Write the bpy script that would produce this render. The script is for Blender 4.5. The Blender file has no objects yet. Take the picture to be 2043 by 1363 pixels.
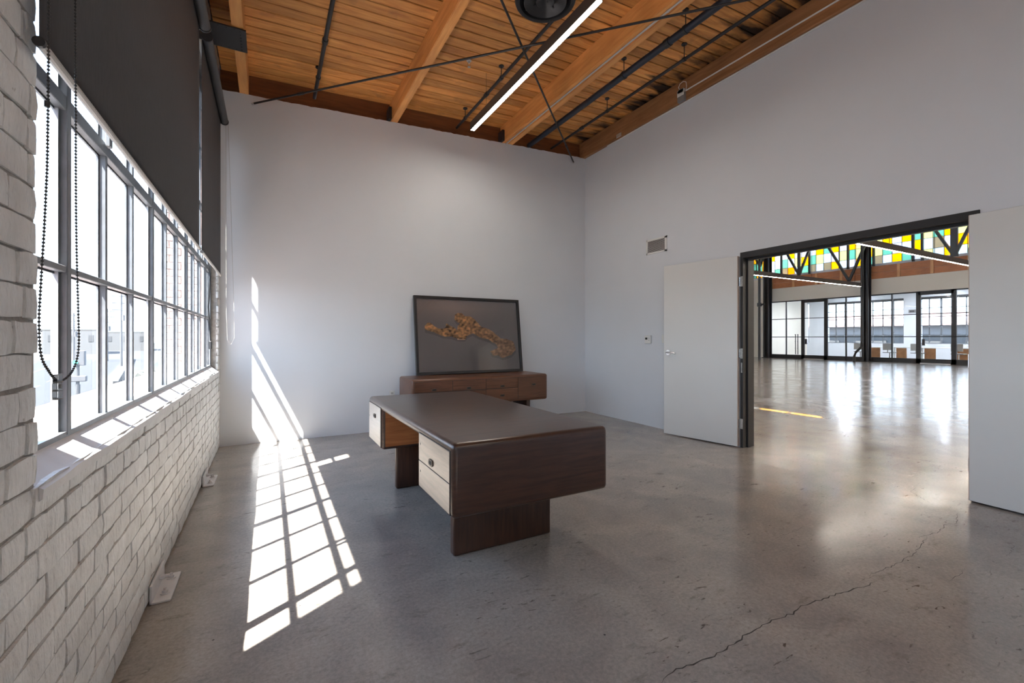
import bpy, bmesh, math, random
from mathutils import Vector, Matrix, noise
random.seed(7)
scene = bpy.context.scene
COL = scene.collection
R = math.radians

# ------------------------------------------------------------------ camera, world, sun, exposure
cam_data = bpy.data.cameras.new('camera')
cam_data.sensor_width = 36.0
cam_data.lens = 892.3 / 2043 * 36.0
cam_data.shift_y = -7.0 / 2043
cam_data.clip_start = 0.02
cam_data.clip_end = 2000
camera = bpy.data.objects.new('camera', cam_data)
COL.objects.link(camera)
camera.location = (0, 0, 1.2)
camera.rotation_euler = (R(90), 0, R(-28.53))
scene.camera = camera

scene.view_settings.view_transform = 'Standard'
scene.view_settings.look = 'None'
scene.view_settings.gamma = 1.0
scene.view_settings.use_curve_mapping = False
scene.view_settings.exposure = 0.92

SKY = 3.0
SUN = 26.0
LAMP = 46.0
HALL_LAMP = 30.0

world = bpy.data.worlds.new('sky')
scene.world = world
world.use_nodes = True
wn, wl = world.node_tree.nodes, world.node_tree.links
wn.clear()
w_tc = wn.new('ShaderNodeTexCoord')
w_sep = wn.new('ShaderNodeSeparateXYZ')
w_ramp = wn.new('ShaderNodeValToRGB')
w_ramp.color_ramp.elements[0].position = 0.0
w_ramp.color_ramp.elements[0].color = (0.72, 0.86, 1.0, 1)
w_ramp.color_ramp.elements[1].position = 0.9
w_ramp.color_ramp.elements[1].color = (0.36, 0.58, 1.0, 1)
w_bg = wn.new('ShaderNodeBackground')
w_bg.inputs['Strength'].default_value = SKY
w_out = wn.new('ShaderNodeOutputWorld')
wl.new(w_tc.outputs['Generated'], w_sep.inputs[0])
wl.new(w_sep.outputs['Z'], w_ramp.inputs[0])
wl.new(w_ramp.outputs[0], w_bg.inputs['Color'])
wl.new(w_bg.outputs[0], w_out.inputs[0])

sun_data = bpy.data.lights.new('sun', 'SUN')
sun_data.energy = SUN
sun_data.angle = R(0.6)
sun_data.color = (1.0, 0.96, 0.9)
sun = bpy.data.objects.new('sun', sun_data)
COL.objects.link(sun)
sun.location = (-20, -12, 40)
sun.rotation_euler = Vector((0.461, 0.292, -1.0)).to_track_quat('-Z', 'Y').to_euler()

# ------------------------------------------------------------------ materials
MATS = {}
def new_mat(name):
    m = bpy.data.materials.new(name)
    m.use_nodes = True
    n = m.node_tree.nodes
    n.clear()
    out = n.new('ShaderNodeOutputMaterial')
    MATS[name] = m
    return m, n, m.node_tree.links, out

def pset(b, **kw):
    for k, v in kw.items():
        key = k.replace('_', ' ')
        if key in b.inputs:
            b.inputs[key].default_value = v

def rgb(c):
    return (c[0], c[1], c[2], 1.0)

def mat(name, col, rough=0.5, metal=0.0, noise_amt=0.0, noise_scale=8.0, bump=0.0, bump_scale=60.0,
        stretch=(1, 1, 1), coat=0.0, spec=0.5, emit=None, emit_s=0.0, rand=0.0):
    m, n, l, out = new_mat(name)
    b = n.new('ShaderNodeBsdfPrincipled')
    pset(b, Base_Color=rgb(col), Roughness=rough, Metallic=metal, Coat_Weight=coat)
    b.inputs['Specular IOR Level'].default_value = spec
    b.inputs['Coat Roughness'].default_value = 0.2
    if emit:
        b.inputs['Emission Color'].default_value = rgb(emit)
        b.inputs['Emission Strength'].default_value = emit_s
    geo = n.new('ShaderNodeNewGeometry')
    mp = n.new('ShaderNodeMapping')
    mp.inputs['Scale'].default_value = stretch
    l.new(geo.outputs['Position'], mp.inputs[0])
    colsock = None
    if noise_amt > 0:
        t = n.new('ShaderNodeTexNoise')
        t.inputs['Scale'].default_value = noise_scale
        t.inputs['Detail'].default_value = 5
        l.new(mp.outputs[0], t.inputs['Vector'])
        r = n.new('ShaderNodeValToRGB')
        r.color_ramp.elements[0].position = 0.3
        r.color_ramp.elements[1].position = 0.7
        r.color_ramp.elements[0].color = rgb([c * (1 - noise_amt) for c in col])
        r.color_ramp.elements[1].color = rgb([min(1, c * (1 + noise_amt * 0.6)) for c in col])
        l.new(t.outputs[0], r.inputs[0])
        colsock = r.outputs[0]
    if rand > 0:
        oi = n.new('ShaderNodeObjectInfo')
        mr = n.new('ShaderNodeMapRange')
        mr.inputs[3].default_value = 1 - rand
        mr.inputs[4].default_value = 1 + rand
        l.new(oi.outputs['Random'], mr.inputs[0])
        hs = n.new('ShaderNodeHueSaturation')
        hs.inputs['Color'].default_value = rgb(col)
        if colsock: l.new(colsock, hs.inputs['Color'])
        l.new(mr.outputs[0], hs.inputs['Value'])
        colsock = hs.outputs[0]
    if colsock: l.new(colsock, b.inputs['Base Color'])
    if bump > 0:
        t2 = n.new('ShaderNodeTexNoise')
        t2.inputs['Scale'].default_value = bump_scale
        t2.inputs['Detail'].default_value = 6
        l.new(mp.outputs[0], t2.inputs['Vector'])
        bp = n.new('ShaderNodeBump')
        bp.inputs['Strength'].default_value = bump
        bp.inputs['Distance'].default_value = 0.01
        l.new(t2.outputs[0], bp.inputs['Height'])
        l.new(bp.outputs[0], b.inputs['Normal'])
    l.new(b.outputs[0], out.inputs[0])
    return m

def glass_mat(name, tint=(0.97, 0.985, 0.98), refl=1.0, rough=0.0):
    m, n, l, out = new_mat(name)
    tr = n.new('ShaderNodeBsdfTransparent')
    tr.inputs[0].default_value = rgb(tint)
    gl = n.new('ShaderNodeBsdfGlossy')
    gl.inputs['Roughness'].default_value = rough
    fr = n.new('ShaderNodeFresnel')
    fr.inputs[0].default_value = 1.45
    mx = n.new('ShaderNodeMixShader')
    mu = n.new('ShaderNodeMath'); mu.operation = 'MULTIPLY'; mu.inputs[1].default_value = refl
    l.new(fr.outputs[0], mu.inputs[0])
    l.new(mu.outputs[0], mx.inputs[0])
    l.new(tr.outputs[0], mx.inputs[1])
    l.new(gl.outputs[0], mx.inputs[2])
    l.new(mx.outputs[0], out.inputs[0])
    return m

def wood_mat(name, dark, light, axis, rough=0.5, coat=0.0, rand=0.15, scale=3.0, stretch=14.0, stain=False, spec=0.5, dust=0.0):
    """grain runs along `axis` (0 x, 1 y, 2 z)"""
    m, n, l, out = new_mat(name)
    b = n.new('ShaderNodeBsdfPrincipled')
    pset(b, Roughness=rough, Coat_Weight=coat)
    b.inputs['Specular IOR Level'].default_value = spec
    b.inputs['Coat Roughness'].default_value = 0.25
    geo = n.new('ShaderNodeNewGeometry')
    oi = n.new('ShaderNodeObjectInfo')
    add = n.new('ShaderNodeVectorMath'); add.operation = 'ADD'
    mulr = n.new('ShaderNodeVectorMath'); mulr.operation = 'SCALE'
    cmb = n.new('ShaderNodeCombineXYZ')
    for i in range(3): l.new(oi.outputs['Random'], cmb.inputs[i])
    l.new(cmb.outputs[0], mulr.inputs[0]); mulr.inputs['Scale'].default_value = 37.0
    l.new(geo.outputs['Position'], add.inputs[0]); l.new(mulr.outputs[0], add.inputs[1])
    mp = n.new('ShaderNodeMapping')
    s = [stretch] * 3; s[axis] = 1.0
    mp.inputs['Scale'].default_value = s
    l.new(add.outputs[0], mp.inputs[0])
    t = n.new('ShaderNodeTexNoise')
    t.inputs['Scale'].default_value = scale
    t.inputs['Detail'].default_value = 7
    t.inputs['Roughness'].default_value = 0.6
    t.inputs['Distortion'].default_value = 0.6
    l.new(mp.outputs[0], t.inputs['Vector'])
    r = n.new('ShaderNodeValToRGB')
    r.color_ramp.elements[0].position = 0.28
    r.color_ramp.elements[0].color = rgb(dark)
    r.color_ramp.elements[1].position = 0.72
    r.color_ramp.elements[1].color = rgb(light)
    l.new(t.outputs[0], r.inputs[0])
    # broad tone variation
    t3 = n.new('ShaderNodeTexNoise'); t3.inputs['Scale'].default_value = 1.6; t3.inputs['Detail'].default_value = 3
    l.new(geo.outputs['Position'], t3.inputs['Vector'])
    hs = n.new('ShaderNodeHueSaturation')
    mr = n.new('ShaderNodeMapRange'); mr.inputs[3].default_value = 1 - rand; mr.inputs[4].default_value = 1 + rand
    l.new(oi.outputs['Random'], mr.inputs[0])
    mr2 = n.new('ShaderNodeMapRange'); mr2.inputs[1].default_value = 0.3; mr2.inputs[2].default_value = 0.7
    mr2.inputs[3].default_value = 0.82; mr2.inputs[4].default_value = 1.12
    l.new(t3.outputs[0], mr2.inputs[0])
    mm = n.new('ShaderNodeMath'); mm.operation = 'MULTIPLY'
    l.new(mr.outputs[0], mm.inputs[0]); l.new(mr2.outputs[0], mm.inputs[1])
    l.new(mm.outputs[0], hs.inputs['Value'])
    l.new(r.outputs[0], hs.inputs['Color'])
    col = hs.outputs[0]
    if stain:
        # dark water stains close to the big beam on the right wall, soot patches elsewhere
        sep = n.new('ShaderNodeSeparateXYZ'); l.new(geo.outputs['Position'], sep.inputs[0])
        g = n.new('ShaderNodeMapRange'); g.inputs[1].default_value = 3.75; g.inputs[2].default_value = 4.6
        g.inputs[3].default_value = -0.18; g.inputs[4].default_value = 0.36
        l.new(sep.outputs[0], g.inputs[0])
        mps = n.new('ShaderNodeMapping'); mps.inputs['Scale'].default_value = (2.2, 6.5, 1)
        l.new(geo.outputs['Position'], mps.inputs[0])
        ts = n.new('ShaderNodeTexNoise'); ts.inputs['Scale'].default_value = 1.0; ts.inputs['Detail'].default_value = 6
        l.new(mps.outputs[0], ts.inputs['Vector'])
        ad = n.new('ShaderNodeMath'); ad.operation = 'ADD'
        l.new(ts.outputs[0], ad.inputs[0]); l.new(g.outputs[0], ad.inputs[1])
        rs = n.new('ShaderNodeValToRGB')
        rs.color_ramp.elements[0].position = 0.56; rs.color_ramp.elements[0].color = (0, 0, 0, 1)
        rs.color_ramp.elements[1].position = 0.80; rs.color_ramp.elements[1].color = (1, 1, 1, 1)
        l.new(ad.outputs[0], rs.inputs[0])
        mx = n.new('ShaderNodeMixRGB'); mx.inputs[2].default_value = (0.018, 0.011, 0.008, 1)
        l.new(rs.outputs[0], mx.inputs[0]); l.new(col, mx.inputs[1])
        # soot
        tk = n.new('ShaderNodeTexNoise'); tk.inputs['Scale'].default_value = 3.2; tk.inputs['Detail'].default_value = 4
        l.new(geo.outputs['Position'], tk.inputs['Vector'])
        rk = n.new('ShaderNodeValToRGB')
        rk.color_ramp.elements[0].position = 0.60; rk.color_ramp.elements[0].color = (0, 0, 0, 1)
        rk.color_ramp.elements[1].position = 0.78; rk.color_ramp.elements[1].color = (0.6, 0.6, 0.6, 1)
        l.new(tk.outputs[0], rk.inputs[0])
        mx2 = n.new('ShaderNodeMixRGB'); mx2.inputs[2].default_value = (0.10, 0.065, 0.045, 1)
        l.new(rk.outputs[0], mx2.inputs[0]); l.new(mx.outputs[0], mx2.inputs[1])
        col = mx2.outputs[0]
    l.new(col, b.inputs['Base Color'])
    bp = n.new('ShaderNodeBump'); bp.inputs['Strength'].default_value = 0.12; bp.inputs['Distance'].default_value = 0.004
    l.new(t.outputs[0], bp.inputs['Height']); l.new(bp.outputs[0], b.inputs['Normal'])
    l.new(b.outputs[0], out.inputs[0])
    return m

def concrete_floor():
    m, n, l, out = new_mat('polished_concrete')
    b = n.new('ShaderNodeBsdfPrincipled')
    geo = n.new('ShaderNodeNewGeometry')
    def noi(scale, detail=6, vec=None, rough=0.55, dist=0.0):
        t = n.new('ShaderNodeTexNoise')
        t.inputs['Scale'].default_value = scale; t.inputs['Detail'].default_value = detail
        t.inputs['Roughness'].default_value = rough; t.inputs['Distortion'].default_value = dist
        l.new(vec if vec else geo.outputs['Position'], t.inputs['Vector'])
        return t.outputs[0]
    def ramp(s, p0, c0, p1, c1):
        r = n.new('ShaderNodeValToRGB')
        r.color_ramp.elements[0].position = p0; r.color_ramp.elements[0].color = rgb(c0)
        r.color_ramp.elements[1].position = p1; r.color_ramp.elements[1].color = rgb(c1)
        l.new(s, r.inputs[0]); return r.outputs[0]
    def mix(f, a, c, mode='MIX', fac=None):
        x = n.new('ShaderNodeMixRGB'); x.blend_type = mode
        if f is not None: l.new(f, x.inputs[0])
        else: x.inputs[0].default_value = fac
        l.new(a, x.inputs[1])
        if isinstance(c, tuple): x.inputs[2].default_value = rgb(c)
        else: l.new(c, x.inputs[2])
        return x.outputs[0]
    base = ramp(noi(0.55, 7, dist=0.6), 0.3, (0.285, 0.256, 0.228), 0.7, (0.385, 0.350, 0.314))
    cloud = ramp(noi(2.6, 8, dist=0.8), 0.34, (0.80, 0.80, 0.81), 0.68, (1.06, 1.05, 1.03))
    c = mix(None, base, cloud, 'MULTIPLY', 1.0)
    fine = ramp(noi(60, 6, rough=0.8), 0.32, (0.66, 0.66, 0.66), 0.68, (1.18, 1.18, 1.18))
    c = mix(None, c, fine, 'MULTIPLY', 0.8)
    # dark worn scuffs, stretched
    mp = n.new('ShaderNodeMapping'); mp.inputs['Scale'].default_value = (3.2, 7.5, 1); mp.inputs['Rotation'].default_value = (0, 0, 0.5)
    l.new(geo.outputs['Position'], mp.inputs[0])
    sc = noi(1.3, 9, mp.outputs[0], 0.72, 0.3)
    scm = ramp(sc, 0.58, (1, 1, 1), 0.72, (0.62, 0.58, 0.54))
    c = mix(None, c, scm, 'MULTIPLY', 1.0)
    mp2 = n.new('ShaderNodeMapping'); mp2.inputs['Scale'].default_value = (13, 42, 1); mp2.inputs['Rotation'].default_value = (0, 0, 0.35)
    l.new(geo.outputs['Position'], mp2.inputs[0])
    tiny = ramp(noi(1.0, 4, mp2.outputs[0], 0.6, 0.8), 0.62, (1, 1, 1), 0.68, (0.34, 0.30, 0.27))
    gate = ramp(noi(1.3, 4), 0.46, (0, 0, 0), 0.58, (1, 1, 1))
    marked = mix(None, c, tiny, 'MULTIPLY', 1.0)
    c = mix(gate, c, marked)
    # pin specks
    vo = n.new('ShaderNodeTexVoronoi'); vo.inputs['Scale'].default_value = 7.0
    l.new(geo.outputs['Position'], vo.inputs['Vector'])
    sp = ramp(vo.outputs['Distance'], 0.022, (1, 1, 1), 0.042, (0, 0, 0))
    c = mix(sp, c, (0.05, 0.045, 0.04))
    l.new(c, b.inputs['Base Color'])
    rr = n.new('ShaderNodeMapRange'); rr.inputs[1].default_value = 0.3; rr.inputs[2].default_value = 0.7
    rr.inputs[3].default_value = 0.14; rr.inputs[4].default_value = 0.22
    l.new(noi(1.8, 2), rr.inputs[0]); l.new(rr.outputs[0], b.inputs['Roughness'])
    b.inputs['Specular IOR Level'].default_value = 0.5
    bp = n.new('ShaderNodeBump'); bp.inputs['Strength'].default_value = 0.3; bp.inputs['Distance'].default_value = 0.012
    l.new(noi(1.7, 5), bp.inputs['Height'])
    l.new(bp.outputs[0], b.inputs['Normal'])
    l.new(b.outputs[0], out.inputs[0])
    return m

def painted_brick_mat():
    m, n, l, out = new_mat('painted_brick')
    b = n.new('ShaderNodeBsdfPrincipled'); b.inputs['Roughness'].default_value = 0.42
    geo = n.new('ShaderNodeNewGeometry'); oi = n.new('ShaderNodeObjectInfo')
    t = n.new('ShaderNodeTexNoise'); t.inputs['Scale'].default_value = 9; t.inputs['Detail'].default_value = 8
    l.new(geo.outputs['Position'], t.inputs['Vector'])
    r = n.new('ShaderNodeValToRGB')
    r.color_ramp.elements[0].position = 0.3; r.color_ramp.elements[0].color = (0.63, 0.635, 0.63, 1)
    r.color_ramp.elements[1].position = 0.65; r.color_ramp.elements[1].color = (0.77, 0.785, 0.785, 1)
    l.new(t.outputs[0], r.inputs[0])
    hs = n.new('ShaderNodeHueSaturation'); mr = n.new('ShaderNodeMapRange')
    mr.inputs[3].default_value = 0.92; mr.inputs[4].default_value = 1.06
    l.new(oi.outputs['Random'], mr.inputs[0]); l.new(mr.outputs[0], hs.inputs['Value']); l.new(r.outputs[0], hs.inputs['Color'])
    # grimy pits
    t2 = n.new('ShaderNodeTexNoise'); t2.inputs['Scale'].default_value = 34; t2.inputs['Detail'].default_value = 7; t2.inputs['Roughness'].default_value = 0.7
    l.new(geo.outputs['Position'], t2.inputs['Vector'])
    r2 = n.new('ShaderNodeValToRGB')
    r2.color_ramp.elements[0].position = 0.64; r2.color_ramp.elements[0].color = (0, 0, 0, 1)
    r2.color_ramp.elements[1].position = 0.72; r2.color_ramp.elements[1].color = (0.7, 0.7, 0.7, 1)
    l.new(t2.outputs[0], r2.inputs[0])
    mx = n.new('ShaderNodeMixRGB'); mx.inputs[2].default_value = (0.25, 0.225, 0.19, 1)
    l.new(r2.outputs[0], mx.inputs[0]); l.new(hs.outputs[0], mx.inputs[1])
    l.new(mx.outputs[0], b.inputs['Base Color'])
    mp = n.new('ShaderNodeMapping'); mp.inputs['Scale'].default_value = (30, 60, 22)
    l.new(geo.outputs['Position'], mp.inputs[0])
    t3 = n.new('ShaderNodeTexNoise'); t3.inputs['Scale'].default_value = 1.0; t3.inputs['Detail'].default_value = 7
    l.new(mp.outputs[0], t3.inputs['Vector'])
    bp = n.new('ShaderNodeBump'); bp.inputs['Strength'].default_value = 0.9; bp.inputs['Distance'].default_value = 0.016
    l.new(t3.outputs[0], bp.inputs['Height']); l.new(bp.outputs[0], b.inputs['Normal'])
    l.new(b.outputs[0], out.inputs[0])
    return m

FLOOR = concrete_floor()
BRICK = painted_brick_mat()
MORTAR = mat('painted_mortar', (0.34, 0.32, 0.295), 0.7, noise_amt=0.3, noise_scale=26, bump=0.8, bump_scale=45)
FASCIA = wood_mat('fascia_wood', (0.42, 0.15, 0.062), (0.62, 0.26, 0.11), 1, rough=0.5, rand=0.1)
FASCIAPOST = wood_mat('fascia_post_wood', (0.60, 0.30, 0.13), (0.80, 0.45, 0.22), 2, rough=0.5, rand=0.1)
REDBRICK = mat('red_brick', (0.60, 0.47, 0.43), 0.8, noise_amt=0.25, noise_scale=12, bump=0.4)
PLASTER = mat('white_plaster', (0.665, 0.69, 0.73), 0.6, noise_amt=0.03, noise_scale=1.2, bump=0.05, bump_scale=14)
HALLWALL = mat('cream_plaster', (0.80, 0.755, 0.66), 0.6)
DOORPAINT = mat('white_door_paint', (0.68, 0.68, 0.665), 0.38, noise_amt=0.02, noise_scale=2)
SILL = mat('white_sill_paint', (0.64, 0.64, 0.65), 0.45, noise_amt=0.08, noise_scale=9, bump=0.25, bump_scale=30)
STEEL = mat('grey_steel_paint', (0.17, 0.185, 0.205), 0.38, noise_amt=0.15, noise_scale=20)
STEELEDGE = mat('pale_edge_steel', (0.50, 0.53, 0.57), 0.35, noise_amt=0.12, noise_scale=20)  # paler grey than the other window steel
BLACK = mat('black_paint', (0.022, 0.022, 0.024), 0.42)
BLACKMETAL = mat('dark_metal', (0.035, 0.036, 0.04), 0.4, metal=0.3)
BLUEPIPE = mat('blue_black_pipe', (0.02, 0.026, 0.042), 0.42)
FABRIC = mat('charcoal_blind_fabric', (0.070, 0.066, 0.070), 0.85, noise_amt=0.10, noise_scale=120, stretch=(1, 1, 0.15), bump=0.15, bump_scale=300)
HEM = mat('grey_hem_bar', (0.42, 0.41, 0.39), 0.4)
TUBE = mat('roller_tube_grey', (0.06, 0.06, 0.064), 0.5)
CHROME = mat('satin_chrome', (0.72, 0.72, 0.72), 0.22, metal=1.0)
GALV = mat('galvanised_conduit', (0.62, 0.62, 0.62), 0.35, metal=0.7)
BOXGREY = mat('grey_plastic', (0.22, 0.22, 0.22), 0.5)
HINGE = mat('satin_steel_hinge', (0.52, 0.52, 0.51), 0.35, metal=0.4, noise_amt=0.3, noise_scale=60)
WHITEPL = mat('white_plastic', (0.72, 0.72, 0.70), 0.35)
DARKGAP = mat('dark_recess', (0.02, 0.019, 0.018), 0.8)
PLANK = wood_mat('ceiling_plank_wood', (0.56, 0.200, 0.048), (0.93, 0.455, 0.135), 0, rough=0.55, rand=0.25, scale=2.2, stretch=11, stain=True)
BEAM = wood_mat('beam_wood', (0.70, 0.28, 0.075), (0.93, 0.465, 0.15), 1, rough=0.55, rand=0.06, scale=2.0, stretch=10)
BEAMDARK = wood_mat('ledger_wood', (0.13, 0.045, 0.014), (0.26, 0.095, 0.03), 0, rough=0.6, rand=0.1, scale=2.0)
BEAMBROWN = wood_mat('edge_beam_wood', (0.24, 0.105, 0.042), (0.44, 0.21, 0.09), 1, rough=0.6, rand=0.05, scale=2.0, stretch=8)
WALNUT = wood_mat('walnut', (0.026, 0.010, 0.006), (0.072, 0.030, 0.018), 0, rough=0.34, coat=0.4, rand=0.04, scale=4.0, stretch=12, spec=0.5)
WALNUTLIT = wood_mat('walnut_lit_side', (0.085, 0.056, 0.042), (0.19, 0.130, 0.098), 1, rough=0.30, coat=1.0, rand=0.06, scale=4.0, stretch=12, spec=0.7)  # drawer fronts: window light put into a paler walnut copy
WALNUTZ = wood_mat('walnut_leg', (0.032, 0.012, 0.0065), (0.080, 0.032, 0.017), 2, rough=0.36, coat=0.3, rand=0.04, scale=4.0, stretch=12)
ORANGEWOOD = wood_mat('knee_hole_lit_wood', (0.26, 0.085, 0.028), (0.44, 0.17, 0.06), 0, rough=0.4, rand=0.03, scale=4.0, stretch=12)
CREDWOOD = wood_mat('credenza_wood', (0.075, 0.027, 0.012), (0.165, 0.064, 0.03), 0, rough=0.36, coat=0.25, rand=0.08, scale=4.0, stretch=12)
BRONZE = mat('dark_bronze', (0.09, 0.075, 0.06), 0.35, metal=0.8)
FRAMEBLACK = mat('black_picture_frame', (0.02, 0.018, 0.018), 0.35)
GLASS = glass_mat('window_glass')
PICGLASS = glass_mat('picture_glass', (0.98, 0.98, 0.98), 1.0, 0.02)
CLEARPL = glass_mat('clear_plastic', (0.86, 0.87, 0.86), 1.6, 0.1)
ASPHALT = mat('asphalt', (0.030, 0.032, 0.036), 0.9, noise_amt=0.1, noise_scale=0.4)  # road, paving, outdoor walls: colours darker than real, offsetting strong outdoor light
PAVING = mat('darkened_paving', (0.050, 0.051, 0.052), 0.9, noise_amt=0.08, noise_scale=0.5)
ROADPAINT = mat('road_marking', (0.11, 0.11, 0.11), 0.8)
OUTCONC = mat('outdoor_concrete', (0.055, 0.055, 0.055), 0.9, noise_amt=0.1, noise_scale=0.8)
OUTWHITE = mat('darkened_white_wall', (0.09, 0.093, 0.097), 0.8)
OUTGREY = mat('outdoor_grey', (0.05, 0.053, 0.058), 0.8)
SHEDGREY = mat('shed_grey', (0.17, 0.175, 0.19), 0.8)
OUTROOF = mat('pale_red_roof', (0.20, 0.13, 0.12), 0.8)
SHRUB = mat('dusty_shrub', (0.10, 0.105, 0.09), 0.9, noise_amt=0.5, noise_scale=5)
POLEGREY = mat('weathered_pole', (0.12, 0.12, 0.125), 0.8)
CRACK = mat('crack_dark', (0.035, 0.028, 0.022), 0.9)
LAMPGLOW = mat('lamp_diffuser', (0.9, 0.9, 0.9), 0.5, emit=(1.0, 0.93, 0.83), emit_s=LAMP)
HALLGLOW = mat('hall_lamp_diffuser', (0.9, 0.9, 0.9), 0.5, emit=(1.0, 0.90, 0.78), emit_s=HALL_LAMP)
LAMPBODY = mat('brown_black_lamp_body', (0.075, 0.062, 0.055), 0.5)
BACKGLOW = mat('back_room_fill_lamp', (0.9, 0.9, 0.9), 0.5, emit=(0.80, 0.88, 1.0), emit_s=110.0)
GREENLIGHT = mat('green_signal', (0.05, 0.5, 0.35), 0.5, emit=(0.1, 1.0, 0.65), emit_s=1.2)
ORANGEPANEL = mat('orange_wood_panel', (0.48, 0.23, 0.10), 0.45, noise_amt=0.15, noise_scale=6)
REDPL = mat('red_alarm', (0.55, 0.06, 0.06), 0.4)
TRUSSGREY = mat('dark_green_grey_steel', (0.045, 0.05, 0.052), 0.45)
LCD = mat('dark_display', (0.05, 0.055, 0.05), 0.2)

# ------------------------------------------------------------------ mesh helpers
class MB:
    def __init__(s): s.bm = bmesh.new()
    def box(s, x0, x1, y0, y1, z0, z1, bev=0.0, seg=1):
        r = bmesh.ops.create_cube(s.bm, size=1.0)
        vs = r['verts']
        for v in vs:
            v.co = Vector(((x0 + x1) / 2 + v.co.x * (x1 - x0), (y0 + y1) / 2 + v.co.y * (y1 - y0), (z0 + z1) / 2 + v.co.z * (z1 - z0)))
        if bev > 0:
            es = list({e for v in vs for e in v.link_edges})
            bmesh.ops.bevel(s.bm, geom=es, offset=bev, segments=seg, affect='EDGES', profile=0.5)
        return s
    def tube(s, p, q, r, n=10, r2=None):
        p, q = Vector(p), Vector(q); d = q - p
        if r2 is None: r2 = r
        m = Matrix.Translation((p + q) / 2) @ d.to_track_quat('Z', 'Y').to_matrix().to_4x4()
        bmesh.ops.create_cone(s.bm, cap_ends=True, segments=n, radius1=r, radius2=r2, depth=d.length, matrix=m)
        return s
    def bar(s, p, q, w, h):
        """rectangular bar from p to q; w horizontal, h other way"""
        p, q = Vector(p), Vector(q); d = (q - p)
        z = d.normalized(); up = Vector((0, 0, 1))
        if abs(z.dot(up)) > 0.99: up = Vector((0, 1, 0))
        x = z.cross(up).normalized(); y = x.cross(z).normalized()
        vs = []
        for a in (p, q):
            for sx, sy in ((-1, -1), (1, -1), (1, 1), (-1, 1)):
                vs.append(s.bm.verts.new(a + x * sx * w / 2 + y * sy * h / 2))
        for f in ((3, 2, 1, 0), (4, 5, 6, 7), (0, 1, 5, 4), (1, 2, 6, 5), (2, 3, 7, 6), (3, 0, 4, 7)):
            s.bm.faces.new([vs[i] for i in f])
        return s
    def prism(s, poly, axis, a, b):
        """poly: list of 2D points in the plane normal to `axis` (order x,y / x,z / y,z)"""
        def P(u, v, w):
            return Vector((w, u, v)) if axis == 0 else (Vector((u, w, v)) if axis == 1 else Vector((u, v, w)))
        v0 = [s.bm.verts.new(P(u, v, a)) for u, v in poly]
        v1 = [s.bm.verts.new(P(u, v, b)) for u, v in poly]
        n = len(poly)
        s.bm.faces.new(v0); s.bm.faces.new(v1[::-1])
        for i in range(n):
            s.bm.faces.new((v0[i], v0[(i + 1) % n], v1[(i + 1) % n], v1[i]))
        return s
    def lathe(s, prof, c, n=32, close=False):
        c = Vector(c); rings = []
        for r, z in prof:
            rings.append([s.bm.verts.new(c + Vector((r * math.cos(2 * math.pi * i / n), r * math.sin(2 * math.pi * i / n), z))) for i in range(n)])
        for a, b in zip(rings[:-1], rings[1:]):
            for i in range(n):
                s.bm.faces.new((a[i], a[(i + 1) % n], b[(i + 1) % n], b[i]))
        if close:
            s.bm.faces.new(rings[0][::-1]); s.bm.faces.new(rings[-1])
        return s
    def ball(s, c, r, u=8, v=6):
        bmesh.ops.create_uvsphere(s.bm, u_segments=u, v_segments=v, radius=r, matrix=Matrix.Translation(c)); return s
    def path(s, pts, r, n=8):
        """swept tube through points"""
        pts = [Vector(p) for p in pts]; rings = []
        for i, p in enumerate(pts):
            t = (pts[min(i + 1, len(pts) - 1)] - pts[max(i - 1, 0)]).normalized()
            up = Vector((0, 0, 1)) if abs(t.z) < 0.9 else Vector((1, 0, 0))
            x = t.cross(up).normalized(); y = x.cross(t).normalized()
            rings.append([s.bm.verts.new(p + (x * math.cos(2 * math.pi * k / n) + y * math.sin(2 * math.pi * k / n)) * r) for k in range(n)])
        for a, b in zip(rings[:-1], rings[1:]):
            for i in range(n):
                s.bm.faces.new((a[i], a[(i + 1) % n], b[(i + 1) % n], b[i]))
        s.bm.faces.new(rings[0][::-1]); s.bm.faces.new(rings[-1])
        return s
    def build(s, name, m, parent=None, smooth=False, origin=None):
        bmesh.ops.recalc_face_normals(s.bm, faces=s.bm.faces)
        cs = [v.co for v in s.bm.verts]
        if origin is None:
            mn = Vector([min(c[i] for c in cs) for i in range(3)]); mx = Vector([max(c[i] for c in cs) for i in range(3)])
            origin = Vector(((mn.x + mx.x) / 2, (mn.y + mx.y) / 2, mn.z))
        origin = Vector(origin)
        bmesh.ops.translate(s.bm, verts=s.bm.verts, vec=-origin)
        me = bpy.data.meshes.new(name); s.bm.to_mesh(me); s.bm.free()
        me.materials.append(m)
        if smooth:
            for p in me.polygons: p.use_smooth = True
            try: me.set_sharp_from_angle(angle=R(40))
            except Exception: pass
        return link(name, me, origin, parent)

WORLD = {}
def link(name, me, origin, parent=None):
    o = bpy.data.objects.new(name, me); COL.objects.link(o)
    origin = Vector(origin)
    WORLD[o.name] = origin.copy()
    if parent is not None:
        o.parent = parent
        o.location = origin - WORLD[parent.name]
    else:
        o.location = origin
    return o

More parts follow.
